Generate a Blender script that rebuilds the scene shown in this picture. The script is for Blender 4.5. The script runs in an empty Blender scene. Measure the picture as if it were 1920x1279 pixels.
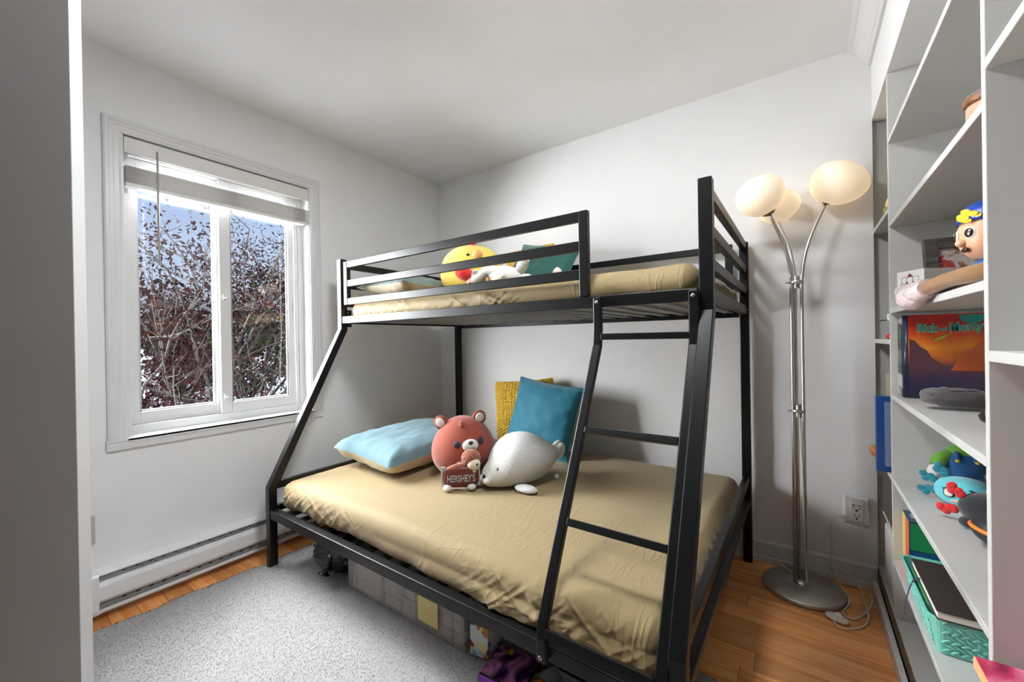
import bpy, bmesh, math, random
import numpy as np
from mathutils import Vector, Matrix, Euler, noise as mnoise

random.seed(7)
rng = np.random.default_rng(7)
sc = bpy.context.scene
COL = sc.collection

# ------------------------------------------------------------------ camera
cam = bpy.data.cameras.new('camera')
cam.sensor_width = 36.0
cam.sensor_fit = 'HORIZONTAL'
cam.lens = 765.7035 / 1920 * 36.0
cam.clip_start = 0.02
cam.clip_end = 200
camo = bpy.data.objects.new('camera', cam)
COL.objects.link(camo)
YAW, PITCH, ROLL = 0.6193, -0.0025, -0.0163
fw = Vector((-math.sin(YAW)*math.cos(PITCH), math.cos(YAW)*math.cos(PITCH), math.sin(PITCH)))
rt = Vector((math.cos(YAW), math.sin(YAW), 0))
up = rt.cross(fw)
r2 = rt*math.cos(ROLL) + up*math.sin(ROLL)
u2 = -rt*math.sin(ROLL) + up*math.cos(ROLL)
M = Matrix((r2, u2, -fw)).transposed().to_4x4()
M.translation = Vector((2.4553, -2.4247, 1.1438))
camo.matrix_world = M
sc.camera = camo

# ------------------------------------------------------------------ world, sun, exposure
sc.view_settings.view_transform = 'Standard'
sc.view_settings.look = 'None'
sc.view_settings.gamma = 1.0
sc.view_settings.use_curve_mapping = False
sc.view_settings.exposure = 0.84
sc.cycles.max_bounces = 7
sc.cycles.diffuse_bounces = 4
sc.cycles.glossy_bounces = 3
sc.cycles.transparent_max_bounces = 16
sc.cycles.sample_clamp_indirect = 6.0
sc.cycles.caustics_reflective = False
sc.cycles.caustics_refractive = False
sc.cycles.use_adaptive_sampling = False

SKY_STRENGTH = 0.54
SUN_ENERGY = 74.0
world = bpy.data.worlds.new('sky')
sc.world = world
world.use_nodes = True
wn = world.node_tree.nodes
wl = world.node_tree.links
wn.clear()
w_out = wn.new('ShaderNodeOutputWorld')
w_bg = wn.new('ShaderNodeBackground')
w_bg.inputs['Strength'].default_value = SKY_STRENGTH
w_tc = wn.new('ShaderNodeTexCoord')
w_sep = wn.new('ShaderNodeSeparateXYZ')
w_ramp = wn.new('ShaderNodeValToRGB')
w_ramp.color_ramp.elements[0].position = 0.0
w_ramp.color_ramp.elements[0].color = (0.72, 0.83, 0.97, 1)
w_ramp.color_ramp.elements[1].position = 0.55
w_ramp.color_ramp.elements[1].color = (0.16, 0.38, 0.86, 1)
wl.new(w_tc.outputs['Generated'], w_sep.inputs[0])
wl.new(w_sep.outputs['Z'], w_ramp.inputs[0])
wl.new(w_ramp.outputs[0], w_bg.inputs['Color'])
wl.new(w_bg.outputs[0], w_out.inputs['Surface'])

sun = bpy.data.lights.new('daylight', 'SUN')        # broad hazy daylight reaching the room through its window
sun.energy = SUN_ENERGY
sun.angle = math.radians(112)
sun.color = (0.96, 0.985, 1.0)
suno = bpy.data.objects.new('daylight', sun)
suno.rotation_euler = Vector((1.0, 0.52, -0.52)).to_track_quat('-Z', 'Y').to_euler()
suno.location = (-6, -2, 5)
COL.objects.link(suno)

# ------------------------------------------------------------------ materials
def S(r, g, b):
    def f(c):
        c /= 255.0
        return c/12.92 if c <= 0.04045 else ((c+0.055)/1.055)**2.4
    return (f(r), f(g), f(b), 1.0)

def nm(name):
    m = bpy.data.materials.new(name)
    m.use_nodes = True
    nt = m.node_tree
    b = nt.nodes['Principled BSDF']
    return m, nt, b

def mat(name, col, rough=0.5, metal=0.0, spec=0.5, bump=0.0, bscale=60.0, var=0.0, vscale=6.0, sheen=0.0,
        coat=0.0, bdist=0.004, stretch=None, alpha=1.0):
    """principled material with procedural colour variation and fine relief"""
    m, nt, b = nm(name)
    N, L = nt.nodes, nt.links
    b.inputs['Base Color'].default_value = col
    b.inputs['Roughness'].default_value = rough
    b.inputs['Metallic'].default_value = metal
    b.inputs['Specular IOR Level'].default_value = spec
    b.inputs['Sheen Weight'].default_value = sheen
    b.inputs['Coat Weight'].default_value = coat
    b.inputs['Alpha'].default_value = alpha
    tc = N.new('ShaderNodeTexCoord')
    src = tc.outputs['Object']
    if stretch:
        mp = N.new('ShaderNodeMapping')
        mp.inputs['Scale'].default_value = stretch
        L.new(src, mp.inputs['Vector'])
        src = mp.outputs[0]
    no = N.new('ShaderNodeTexNoise')
    no.inputs['Scale'].default_value = vscale
    no.inputs['Detail'].default_value = 1.5 if var else 0.0
    L.new(src, no.inputs['Vector'])
    v = max(var, 0.02)
    mx = N.new('ShaderNodeMix')
    mx.data_type = 'RGBA'
    mx.inputs[6].default_value = tuple(c*(1-v) for c in col[:3]) + (1,)
    mx.inputs[7].default_value = tuple(min(1, c*(1+v)) for c in col[:3]) + (1,)
    L.new(no.outputs['Fac'], mx.inputs[0])
    L.new(mx.outputs[2], b.inputs['Base Color'])
    if bump:
        nb = N.new('ShaderNodeTexNoise')
        nb.inputs['Scale'].default_value = bscale
        nb.inputs['Detail'].default_value = 1.5
        L.new(src, nb.inputs['Vector'])
        bp = N.new('ShaderNodeBump')
        bp.inputs['Strength'].default_value = bump
        bp.inputs['Distance'].default_value = bdist
        L.new(nb.outputs['Fac'], bp.inputs['Height'])
        L.new(bp.outputs[0], b.inputs['Normal'])
    return m

def wood(name, dark, light, rough=0.32, scale=(1.2, 14, 14), rnd=True):
    m, nt, b = nm(name)
    N, L = nt.nodes, nt.links
    tc = N.new('ShaderNodeTexCoord')
    oi = N.new('ShaderNodeObjectInfo')
    mp = N.new('ShaderNodeMapping')
    mp.inputs['Scale'].default_value = scale
    ad = N.new('ShaderNodeVectorMath')
    ad.operation = 'ADD'
    ml = N.new('ShaderNodeVectorMath')
    ml.operation = 'SCALE'
    ml.inputs['Scale'].default_value = 37.0
    cb = N.new('ShaderNodeCombineXYZ')
    for i in range(3):
        L.new(oi.outputs['Random'], cb.inputs[i])
    L.new(cb.outputs[0], ml.inputs[0])
    L.new(tc.outputs['Object'], ad.inputs[0])
    L.new(ml.outputs[0], ad.inputs[1])
    L.new(ad.outputs[0], mp.inputs['Vector'])
    no = N.new('ShaderNodeTexNoise')
    no.inputs['Scale'].default_value = 2.2
    no.inputs['Detail'].default_value = 7
    no.inputs['Roughness'].default_value = 0.6
    no.inputs['Distortion'].default_value = 1.1
    L.new(mp.outputs[0], no.inputs['Vector'])
    rp = N.new('ShaderNodeValToRGB')
    rp.color_ramp.elements[0].position = 0.32
    rp.color_ramp.elements[0].color = dark
    rp.color_ramp.elements[1].position = 0.68
    rp.color_ramp.elements[1].color = light
    L.new(no.outputs['Fac'], rp.inputs[0])
    hs = N.new('ShaderNodeHueSaturation')
    mr = N.new('ShaderNodeMapRange')
    mr.inputs[3].default_value = 0.72
    mr.inputs[4].default_value = 1.18
    L.new(oi.outputs['Random'], mr.inputs[0])
    L.new(mr.outputs[0], hs.inputs['Value'])
    L.new(rp.outputs[0], hs.inputs['Color'])
    L.new(hs.outputs[0], b.inputs['Base Color'])
    b.inputs['Roughness'].default_value = rough
    bp = N.new('ShaderNodeBump')
    bp.inputs['Strength'].default_value = 0.12
    bp.inputs['Distance'].default_value = 0.002
    L.new(no.outputs['Fac'], bp.inputs['Height'])
    L.new(bp.outputs[0], b.inputs['Normal'])
    return m

def glass_mat(name, tint=(1, 1, 1, 1), refl=0.07):
    m = bpy.data.materials.new(name)
    m.use_nodes = True
    nt = m.node_tree
    N, L = nt.nodes, nt.links
    N.clear()
    o = N.new('ShaderNodeOutputMaterial')
    t = N.new('ShaderNodeBsdfTransparent')
    t.inputs[0].default_value = tint
    g = N.new('ShaderNodeBsdfGlossy')
    g.inputs['Roughness'].default_value = 0.01
    ge = N.new('ShaderNodeNewGeometry')
    dt = N.new('ShaderNodeVectorMath')
    dt.operation = 'DOT_PRODUCT'
    L.new(ge.outputs['Normal'], dt.inputs[0])
    L.new(ge.outputs['Incoming'], dt.inputs[1])
    def mth(op, a, b=None):
        q = N.new('ShaderNodeMath')
        q.operation = op
        for i, v in enumerate((a, b)):
            if v is None:
                continue
            if isinstance(v, (int, float)):
                q.inputs[i].default_value = v
            else:
                L.new(v, q.inputs[i])
        return q.outputs[0]
    c1 = mth('SUBTRACT', 1.0, mth('ABSOLUTE', dt.outputs['Value']))
    fres = mth('ADD', refl, mth('MULTIPLY', mth('POWER', c1, 5.0), 1.0-refl))
    no = N.new('ShaderNodeTexNoise')
    no.inputs['Scale'].default_value = 3.0
    bp = N.new('ShaderNodeBump')
    bp.inputs['Strength'].default_value = 0.01
    L.new(no.outputs['Fac'], bp.inputs['Height'])
    L.new(bp.outputs[0], g.inputs['Normal'])
    mx = N.new('ShaderNodeMixShader')
    L.new(fres, mx.inputs[0])
    L.new(t.outputs[0], mx.inputs[1])
    L.new(g.outputs[0], mx.inputs[2])
    L.new(mx.outputs[0], o.inputs['Surface'])
    return m

def clear_plastic(name, col, fac):
    m = bpy.data.materials.new(name)
    m.use_nodes = True
    nt = m.node_tree
    N, L = nt.nodes, nt.links
    b = N['Principled BSDF']
    o = N['Material Output']
    b.inputs['Base Color'].default_value = col
    b.inputs['Roughness'].default_value = 0.25
    t = N.new('ShaderNodeBsdfTransparent')
    t.inputs[0].default_value = (0.5+col[0]*0.5, 0.5+col[1]*0.5, 0.5+col[2]*0.5, 1)
    no = N.new('ShaderNodeTexNoise')
    no.inputs['Scale'].default_value = 5.0
    mr = N.new('ShaderNodeMapRange')
    mr.inputs[3].default_value = fac-0.1
    mr.inputs[4].default_value = fac+0.1
    L.new(no.outputs['Fac'], mr.inputs[0])
    mx = N.new('ShaderNodeMixShader')
    L.new(mr.outputs[0], mx.inputs[0])
    L.new(t.outputs[0], mx.inputs[1])
    L.new(b.outputs[0], mx.inputs[2])
    L.new(mx.outputs[0], o.inputs['Surface'])
    return m

def print_mat(name, cols, scale=20.0, rough=0.35, kind='voronoi'):
    """flat printed artwork: coloured cells or clouds"""
    m, nt, b = nm(name)
    N, L = nt.nodes, nt.links
    tc = N.new('ShaderNodeTexCoord')
    if kind == 'voronoi':
        v = N.new('ShaderNodeTexVoronoi')
        v.inputs['Scale'].default_value = scale
        L.new(tc.outputs['Object'], v.inputs['Vector'])
        sp = N.new('ShaderNodeSeparateColor')
        L.new(v.outputs['Color'], sp.inputs[0])
        src = sp.outputs[0]
    else:
        v = N.new('ShaderNodeTexNoise')
        v.inputs['Scale'].default_value = scale
        v.inputs['Detail'].default_value = 5
        v.inputs['Distortion'].default_value = 0.8
        L.new(tc.outputs['Object'], v.inputs['Vector'])
        src = v.outputs['Fac']
    rp = N.new('ShaderNodeValToRGB')
    cr = rp.color_ramp
    if kind == 'voronoi':
        cr.interpolation = 'CONSTANT'
    while len(cr.elements) < len(cols):
        cr.elements.new(0.5)
    n = len(cols)
    for i, c in enumerate(cols):
        cr.elements[i].position = (i/n) if kind == 'voronoi' else 0.3+0.4*i/max(1, n-1)
        cr.elements[i].color = c
    L.new(src, rp.inputs[0])
    L.new(rp.outputs[0], b.inputs['Base Color'])
    b.inputs['Roughness'].default_value = rough
    return m

def sheet_mat(name, col):
    """cotton sheet: weave plus drawn, branching creases as fine relief"""
    m, nt, b = nm(name)
    N, L = nt.nodes, nt.links
    b.inputs['Base Color'].default_value = col
    b.inputs['Roughness'].default_value = 0.72
    b.inputs['Sheen Weight'].default_value = 0.2
    tc = N.new('ShaderNodeTexCoord')
    def ridge(scale, rotz, stretch, width):
        mp = N.new('ShaderNodeMapping')
        mp.inputs['Rotation'].default_value = (0.3, 0.2, rotz)
        mp.inputs['Scale'].default_value = stretch
        L.new(tc.outputs['Object'], mp.inputs['Vector'])
        no = N.new('ShaderNodeTexNoise')
        no.inputs['Scale'].default_value = scale
        no.inputs['Detail'].default_value = 2
        no.inputs['Distortion'].default_value = 0.6
        L.new(mp.outputs[0], no.inputs['Vector'])
        s1 = N.new('ShaderNodeMath')
        s1.operation = 'SUBTRACT'
        s1.inputs[1].default_value = 0.5
        L.new(no.outputs['Fac'], s1.inputs[0])
        s2 = N.new('ShaderNodeMath')
        s2.operation = 'ABSOLUTE'
        L.new(s1.outputs[0], s2.inputs[0])
        mr = N.new('ShaderNodeMapRange')
        mr.interpolation_type = 'SMOOTHSTEP'
        mr.inputs[1].default_value = 0.0
        mr.inputs[2].default_value = width
        mr.inputs[3].default_value = 1.0
        mr.inputs[4].default_value = 0.0
        L.new(s2.outputs[0], mr.inputs[0])
        return mr.outputs[0]
    r1 = ridge(3.4, 0.7, (1.0, 3.2, 2.0), 0.05)
    r2 = ridge(5.0, -0.9, (3.0, 1.0, 1.0), 0.045)
    mask = N.new('ShaderNodeTexNoise')
    mask.inputs['Scale'].default_value = 3.0
    L.new(tc.outputs['Object'], mask.inputs['Vector'])
    mk = N.new('ShaderNodeMapRange')
    mk.inputs[1].default_value = 0.45
    mk.inputs[2].default_value = 0.62
    L.new(mask.outputs['Fac'], mk.inputs[0])
    ad = N.new('ShaderNodeMath')
    ad.operation = 'ADD'
    L.new(r1, ad.inputs[0])
    L.new(r2, ad.inputs[1])
    ml = N.new('ShaderNodeMath')
    ml.operation = 'MULTIPLY'
    L.new(ad.outputs[0], ml.inputs[0])
    L.new(mk.outputs[0], ml.inputs[1])
    bp = N.new('ShaderNodeBump')
    bp.inputs['Strength'].default_value = 0.3
    bp.inputs['Distance'].default_value = 0.004
    L.new(ml.outputs[0], bp.inputs['Height'])
    wv = N.new('ShaderNodeTexNoise')
    wv.inputs['Scale'].default_value = 420.0
    L.new(tc.outputs['Object'], wv.inputs['Vector'])
    b2 = N.new('ShaderNodeBump')
    b2.inputs['Strength'].default_value = 0.1
    b2.inputs['Distance'].default_value = 0.0008
    L.new(wv.outputs['Fac'], b2.inputs['Height'])
    L.new(bp.outputs[0], b2.inputs['Normal'])
    L.new(b2.outputs[0], b.inputs['Normal'])
    return m

MT = {}
MT['wall'] = mat('wall_paint', S(244, 244, 245), 0.6)
MT['ceiling'] = mat('ceiling_paint', S(246, 246, 247), 0.7)
MT['trim'] = mat('trim_paint', S(228, 228, 229), 0.35)
MT['vinyl'] = mat('window_vinyl', S(222, 222, 222), 0.3)
MT['shelf'] = mat('shelf_paint', S(206, 204, 201), 0.5, bump=0.25, bscale=320, bdist=0.0012)
MT['raw_edge'] = wood('raw_board_edge', S(92, 72, 50), S(140, 112, 80), 0.6)
MT['floor'] = wood('floor_planks', S(222, 138, 74), S(250, 184, 116), 0.26)
MT['subfloor'] = mat('subfloor', S(60, 36, 20), 0.8)
MT['hall'] = mat('hall_unseen_dark', S(80, 78, 76), 0.7)  # dark tone keeps the unseen hall from bouncing light back
MT['black_metal'] = mat('black_powder_coat', (0.006, 0.006, 0.0065, 1), 0.36, spec=0.28, bump=0.03, bscale=500, bdist=0.0005)
MT['slat_grey'] = mat('grey_steel_slats', S(150, 152, 154), 0.4, metal=0.6)
MT['bolt'] = mat('zinc_bolt', S(150, 150, 150), 0.3, metal=1.0)
MT['sheet'] = sheet_mat('sheet_fabric', S(146, 126, 85))
MT['heater'] = mat('heater_enamel', S(240, 240, 240), 0.35)
MT['heater_dark'] = mat('heater_grille', S(135, 136, 138), 0.5)
MT['slot'] = mat('black_slot', S(25, 25, 26), 0.7)
MT['nickel'] = mat('brushed_nickel', S(212, 208, 202), 0.34, metal=1.0, bump=0.05, bscale=400)
MT['nickel_dark'] = mat('aged_nickel_cup', S(150, 130, 92), 0.35, metal=1.0)
MT['base_metal'] = mat('lamp_base_steel', S(196, 194, 190), 0.42, metal=0.85, var=0.04)
MT['white_plastic'] = mat('white_plastic', S(238, 238, 236), 0.35)
MT['cord'] = mat('ivory_cord', S(226, 220, 206), 0.45)
MT['grey_plate'] = mat('grey_cover_plate', S(196, 196, 194), 0.4)
MT['rug'] = mat('rug_backing', S(162, 160, 159), 0.95, var=0.06, vscale=9, sheen=0.2)
MT['rug_pile'] = mat('rug_pile', S(162, 160, 159), 0.95, var=0.09, vscale=14, sheen=0.3)
MT['blind'] = mat('blind_white', S(232, 231, 228), 0.45)
MT['blind_wand'] = mat('blind_wand_acrylic', S(170, 165, 160), 0.3)
MT['glass'] = glass_mat('window_glass')
MT['black'] = mat('black_plastic', S(26, 26, 28), 0.4)
MT['globe'] = None
def globe_mat():
    m, nt, b = nm('opal_glass_lit')
    b.inputs['Base Color'].default_value = S(250, 240, 225)
    b.inputs['Roughness'].default_value = 0.25
    b.inputs['Emission Color'].default_value = (1.0, 0.74, 0.44, 1)
    b.inputs['Emission Strength'].default_value = 0.27
    m.cycles.emission_sampling = 'NONE'
    return m
MT['globe'] = globe_mat()

# ------------------------------------------------------------------ helpers
def noise3(P, seed=0):
    """vectorised value noise, P (n,3) -> (n,) in -1..1"""
    P = np.asarray(P, float)
    I = np.floor(P).astype(np.int64)
    F = P - I
    F = F*F*(3-2*F)
    def h(i, j, k):
        n = (i*73856093) ^ (j*19349663) ^ (k*83492791) ^ (seed*2654435)
        n = (n ^ (n >> 13)) * 1274126177
        n = n & 0x7fffffff
        n = (n ^ (n >> 11)) & 0xffff
        return n/32767.5 - 1
    r = 0
    for a in (0, 1):
        for b in (0, 1):
            for c in (0, 1):
                w = (F[:, 0] if a else 1-F[:, 0])*(F[:, 1] if b else 1-F[:, 1])*(F[:, 2] if c else 1-F[:, 2])
                r = r + w*h(I[:, 0]+a, I[:, 1]+b, I[:, 2]+c)
    return r

def fbm(P, seed=0, o=3):
    P = np.asarray(P, float)
    return sum(noise3(P*2**i, seed+i)*0.5**i for i in range(o))

def rot(rx=0, ry=0, rz=0):
    return Euler((rx, ry, rz)).to_matrix()

class MB:
    def __init__(s):
        s.v, s.f, s.sm, s.mi, s.cur = [], [], [], [], 0
    def add(s, vs, fs, smooth=False):
        o = len(s.v)
        s.v += [tuple(map(float, v)) for v in vs]
        s.f += [tuple(i+o for i in f) for f in fs]
        s.sm += [smooth]*len(fs)
        s.mi += [s.cur]*len(fs)
        return s
    def box(s, x0, x1, y0, y1, z0, z1, R=None, c=None):
        vs = [Vector(p) for p in ((x0,y0,z0),(x1,y0,z0),(x1,y1,z0),(x0,y1,z0),(x0,y0,z1),(x1,y0,z1),(x1,y1,z1),(x0,y1,z1))]
        if R is not None:
            c = Vector(c) if c is not None else Vector(((x0+x1)/2, (y0+y1)/2, (z0+z1)/2))
            vs = [R @ (v-c) + c for v in vs]
        return s.add(vs, [(0,3,2,1),(4,5,6,7),(0,1,5,4),(1,2,6,5),(2,3,7,6),(3,0,4,7)])
    def cbox(s, c, size, R=None):
        c = Vector(c)
        h = Vector(size)/2
        return s.box(c.x-h.x, c.x+h.x, c.y-h.y, c.y+h.y, c.z-h.z, c.z+h.z, R)
    def tube(s, pts, r, n=10, cap=True):
        pts = [Vector(p) for p in pts]
        rs = r if isinstance(r, (list, tuple)) else [r]*len(pts)
        vs, fs = [], []
        prev = None
        for i, p in enumerate(pts):
            d = (pts[min(i+1, len(pts)-1)] - pts[max(i-1, 0)])
            if d.length < 1e-9:
                d = Vector((0, 0, 1))
            d.normalize()
            if prev is None:
                a = d.orthogonal().normalized()
            else:
                a = (prev - d*prev.dot(d))
                a = a.normalized() if a.length > 1e-6 else d.orthogonal().normalized()
            prev = a
            b = d.cross(a)
            for k in range(n):
                t = 2*math.pi*k/n
                vs.append(p + (a*math.cos(t)+b*math.sin(t))*rs[i])
        for i in range(len(pts)-1):
            for k in range(n):
                fs.append((i*n+k, i*n+(k+1) % n, (i+1)*n+(k+1) % n, (i+1)*n+k))
        s.add(vs, fs, True)
        if cap:
            m = (len(pts)-1)*n
            s.add(vs[:n], [tuple(range(n))[::-1]])
            s.add(vs[m:m+n], [tuple(range(n))])
        return s
    def ell(s, c, rad, R=None, nu=20, nv=12, pw=2.0, fn=None):
        """ellipsoid (superellipsoid by pw); fn(unit)->scale deforms it"""
        c = Vector(c)
        vs, fs = [], []
        sg = lambda q: math.copysign(abs(q)**(2.0/pw), q)
        for j in range(nv+1):
            ph = -math.pi/2 + math.pi*j/nv
            for i in range(nu):
                th = 2*math.pi*i/nu
                u = Vector((sg(math.cos(ph))*sg(math.cos(th)), sg(math.cos(ph))*sg(math.sin(th)), sg(math.sin(ph))))
                q = Vector((u.x*rad[0], u.y*rad[1], u.z*rad[2]))
                if fn:
                    q = fn(u, q)
                if R is not None:
                    q = R @ q
                vs.append(c+q)
        for j in range(nv):
            for i in range(nu):
                fs.append((j*nu+i, j*nu+(i+1) % nu, (j+1)*nu+(i+1) % nu, (j+1)*nu+i))
        return s.add(vs, fs, True)
    def lathe(s, c, prof, n=28, R=None, sx=1.0, sy=1.0):
        """profile of (radius, z) turned about z"""
        c = Vector(c)
        vs, fs = [], []
        for r, z in prof:
            for k in range(n):
                t = 2*math.pi*k/n
                q = Vector((r*math.cos(t)*sx, r*math.sin(t)*sy, z))
                vs.append(c + (R @ q if R is not None else q))
        for j in range(len(prof)-1):
            for k in range(n):
                fs.append((j*n+k, j*n+(k+1) % n, (j+1)*n+(k+1) % n, (j+1)*n+k))
        s.add(vs, fs, True)
        return s
    def prism(s, poly, axis, a, b):
        """2-D polygon extruded along axis; poly coords are the other two axes in order"""
        def P(u, v, w):
            return {0: (w, u, v), 1: (u, w, v), 2: (u, v, w)}[axis]
        n = len(poly)
        vs = [P(u, v, a) for u, v in poly] + [P(u, v, b) for u, v in poly]
        fs = [tuple(range(n))[::-1], tuple(range(n, 2*n))] + [(i, (i+1) % n, n+(i+1) % n, n+i) for i in range(n)]
        return s.add(vs, fs)
    def bent(s, pts, w, x0, x1):
        """flat bar bent in the y-z plane: centre line pts (y,z), width w in that plane, from x0 to x1"""
        pts = [Vector(p) for p in pts]
        L, Rr = [], []
        for i, p in enumerate(pts):
            d0 = (pts[i]-pts[i-1]).normalized() if i else (pts[1]-pts[0]).normalized()
            d1 = (pts[i+1]-pts[i]).normalized() if i < len(pts)-1 else d0
            n0 = Vector((-d0.y, d0.x))
            n1 = Vector((-d1.y, d1.x))
            m = (n0+n1)
            m = m/m.length
            k = (w/2)/max(0.3, m.dot(n0))
            L.append(p+m*k)
            Rr.append(p-m*k)
        vs, fs = [], []
        for a, b in zip(L, Rr):
            vs += [(x0, a.x, a.y), (x1, a.x, a.y), (x1, b.x, b.y), (x0, b.x, b.y)]
        for i in range(len(pts)-1):
            o = i*4
            for k in range(4):
                fs.append((o+k, o+(k+1) % 4, o+4+(k+1) % 4, o+4+k))
        e = (len(pts)-1)*4
        fs += [(3, 2, 1, 0), (e, e+1, e+2, e+3)]
        return s.add(vs, fs)
    def build(s, name, m, parent=None, origin=None, bevel=0.0, sub=0, bseg=2):
        o = origin
        if o is None:
            o = ORIG_LOC.get(parent.name, (0, 0, 0)) if parent is not None else (0, 0, 0)
        o = Vector(o)
        me = bpy.data.meshes.new(name)
        me.from_pydata([tuple(Vector(v)-o) for v in s.v], [], s.f)
        ms = m if isinstance(m, (list, tuple)) else [m]
        for q in ms:
            me.materials.append(q)
        me.polygons.foreach_set('use_smooth', s.sm)
        me.polygons.foreach_set('material_index', s.mi)
        bm = bmesh.new()
        bm.from_mesh(me)
        bmesh.ops.remove_doubles(bm, verts=bm.verts, dist=1e-6)
        bmesh.ops.recalc_face_normals(bm, faces=bm.faces)
        bm.to_mesh(me)
        bm.free()
        me.update()
        ob = bpy.data.objects.new(name, me)
        COL.objects.link(ob)
        if parent is not None:
            ob.parent = parent
        else:
            ob.location = o
        ORIG_LOC[ob.name] = tuple(o)
        if bevel:
            md = ob.modifiers.new('bevel', 'BEVEL')
            md.width = bevel
            md.segments = bseg
            md.limit_method = 'ANGLE'
            md.angle_limit = math.radians(40)
        if sub:
            md = ob.modifiers.new('sub', 'SUBSURF')
            md.levels = md.render_levels = sub
        return ob
ORIG, ORIG_LOC = {}, {}

def tag(o, label=None, cat=None, group=None, kind=None):
    if label: o['label'] = label
    if cat: o['category'] = cat
    if group: o['group'] = group
    if kind: o['kind'] = kind
    return o

def thing(name, loc, label, cat, group=None):
    o = bpy.data.objects.new(name, None)
    COL.objects.link(o)
    o.location = loc
    o.empty_display_size = 0.05
    ORIG_LOC[o.name] = tuple(loc)
    return tag(o, label, cat, group)

def struct(name, mb, m, parent=None, bevel=0.0, label=None):
    o = mb.build(name, m, parent, bevel=bevel)
    if parent is None:
        tag(o, kind='structure')
    if label: o['label'] = label
    return o

def text_mesh(name, body, size, m, parent, loc, R, extrude=0.0006, align='CENTER', sx=1.0, bold=0.0):
    cu = bpy.data.curves.new(name, 'FONT')
    cu.body = body
    cu.size = size
    cu.align_x = align
    cu.align_y = 'CENTER'
    cu.extrude = extrude
    cu.offset = bold
    cu.resolution_u = 3
    tmp = bpy.data.objects.new(name+'_tmp', cu)
    COL.objects.link(tmp)
    dg = bpy.context.evaluated_depsgraph_get()
    me = bpy.data.meshes.new_from_object(tmp.evaluated_get(dg))
    bpy.data.objects.remove(tmp)
    o = Vector(ORIG_LOC[parent.name])
    T = Matrix.Translation(Vector(loc)-o) @ R.to_4x4() @ Matrix.Diagonal((sx, 1, 1, 1))
    me.transform(T)
    me.materials.clear()
    me.materials.append(m)
    ob = bpy.data.objects.new(name, me)
    COL.objects.link(ob)
    ob.parent = parent
    ORIG_LOC[ob.name] = tuple(o)
    return ob

def cushion(w, d, h, seam=0.0, ears=0.06, n=26, amp=0.004, seed=1, top=True, bot=True, pw=2.4, ex=0.55):
    """pillow in its own frame (x width, y depth, z thickness): returns verts/faces for upper and lower shells"""
    us = np.linspace(-1, 1, n)
    out = []
    for sgn in (1, -1):
        if (sgn == 1 and not top) or (sgn == -1 and not bot):
            continue
        vs, fs = [], []
        for v in us:
            for u in us:
                t = max(0.0, (1-abs(u)**pw))**ex*max(0.0, (1-abs(v)**pw))**ex
                x = u*w/2*(1-ears*(1-v*v))
                y = v*d/2*(1-ears*(1-u*u))
                wr = mnoise.fractal(Vector((u*4+seed*3.1, v*4, sgn*5.0)), 1.0, 2.0, 3)
                edge = 1-min(1, t*1.1)
                rip = math.sin((u*9+v*7)*2.3+seed)*0.6+math.sin((u-v)*17+seed*2)*0.4
                z = sgn*h/2*t + amp*wr*t**0.3*1.5 + amp*rip*edge*(1 if t > 0 else 0)
                vs.append((x, y, z))
        for j in range(n-1):
            for i in range(n-1):
                a = j*n+i
                fs.append((a, a+1, a+n+1, a+n) if sgn > 0 else (a, a+n, a+n+1, a+1))
        out.append((vs, fs))
    return out

def tf(vs, R, c):
    c = Vector(c)
    return [R @ Vector(v) + c for v in vs]

# ------------------------------------------------------------------ room shell
H = 2.44
XR = 2.716          # front plane of the built-in bookcase
YF = -2.80          # front wall
WY0, WY1, WZ0, WZ1 = -1.945, -1.100, 0.735, 2.090      # window opening in the left wall

m = MB()
m.box(-0.16, 0, YF-0.1, WY0, -0.02, H+0.06)
m.box(-0.16, 0, WY1, 0.12, -0.02, H+0.06)
m.box(-0.16, 0, WY0, WY1, -0.02, WZ0)
m.box(-0.16, 0, WY0, WY1, WZ1, H+0.06)
struct('wall_left', m, MT['wall'])
m = MB().box(-0.16, XR+0.001, 0.0, 0.12, -0.02, H+0.06)
struct('wall_back', m, MT['wall'])
m = MB()
m.box(XR, XR+0.34, -1.37, 0.12, 2.099, H+0.06)
m.box(XR, XR+0.34, YF-0.1, -1.37, 2.099, H+0.06)
m.box(XR+0.32, XR+0.42, YF-0.1, 0.14, -0.02, H+0.06)
m.box(XR, XR+0.34, YF-0.1, -2.36, -0.02, 2.099)
m.box(XR+0.001, XR+0.34, 0.052, 0.12, -0.02, 2.099)
struct('wall_right', m, MT['wall'])
# front wall, door opening widened, and an added unseen hall kept dark to cut bounce
m = MB()
m.box(-0.16, 0.50, YF-0.1, YF, -0.02, H+0.06)
m.box(2.66, XR+0.42, YF-0.1, YF, -0.02, H+0.06)
m.box(0.50, 2.66, YF-0.1, YF, 2.10, H+0.06)
struct('wall_front', m, MT['wall'])
m = MB()
m.box(-0.2, 3.2, -4.7, -4.6, -0.02, H+0.06)
m.box(-0.3, -0.2, -4.7, YF-0.1, -0.02, H+0.06)
m.box(3.1, 3.2, -4.6, YF-0.1, -0.02, H+0.06)
struct('wall_hall_added', m, MT['hall'])
m = MB().box(-0.3, XR+0.5, -4.7, 0.14, H, H+0.08)
struct('ceiling', m, MT['ceiling'])

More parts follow.
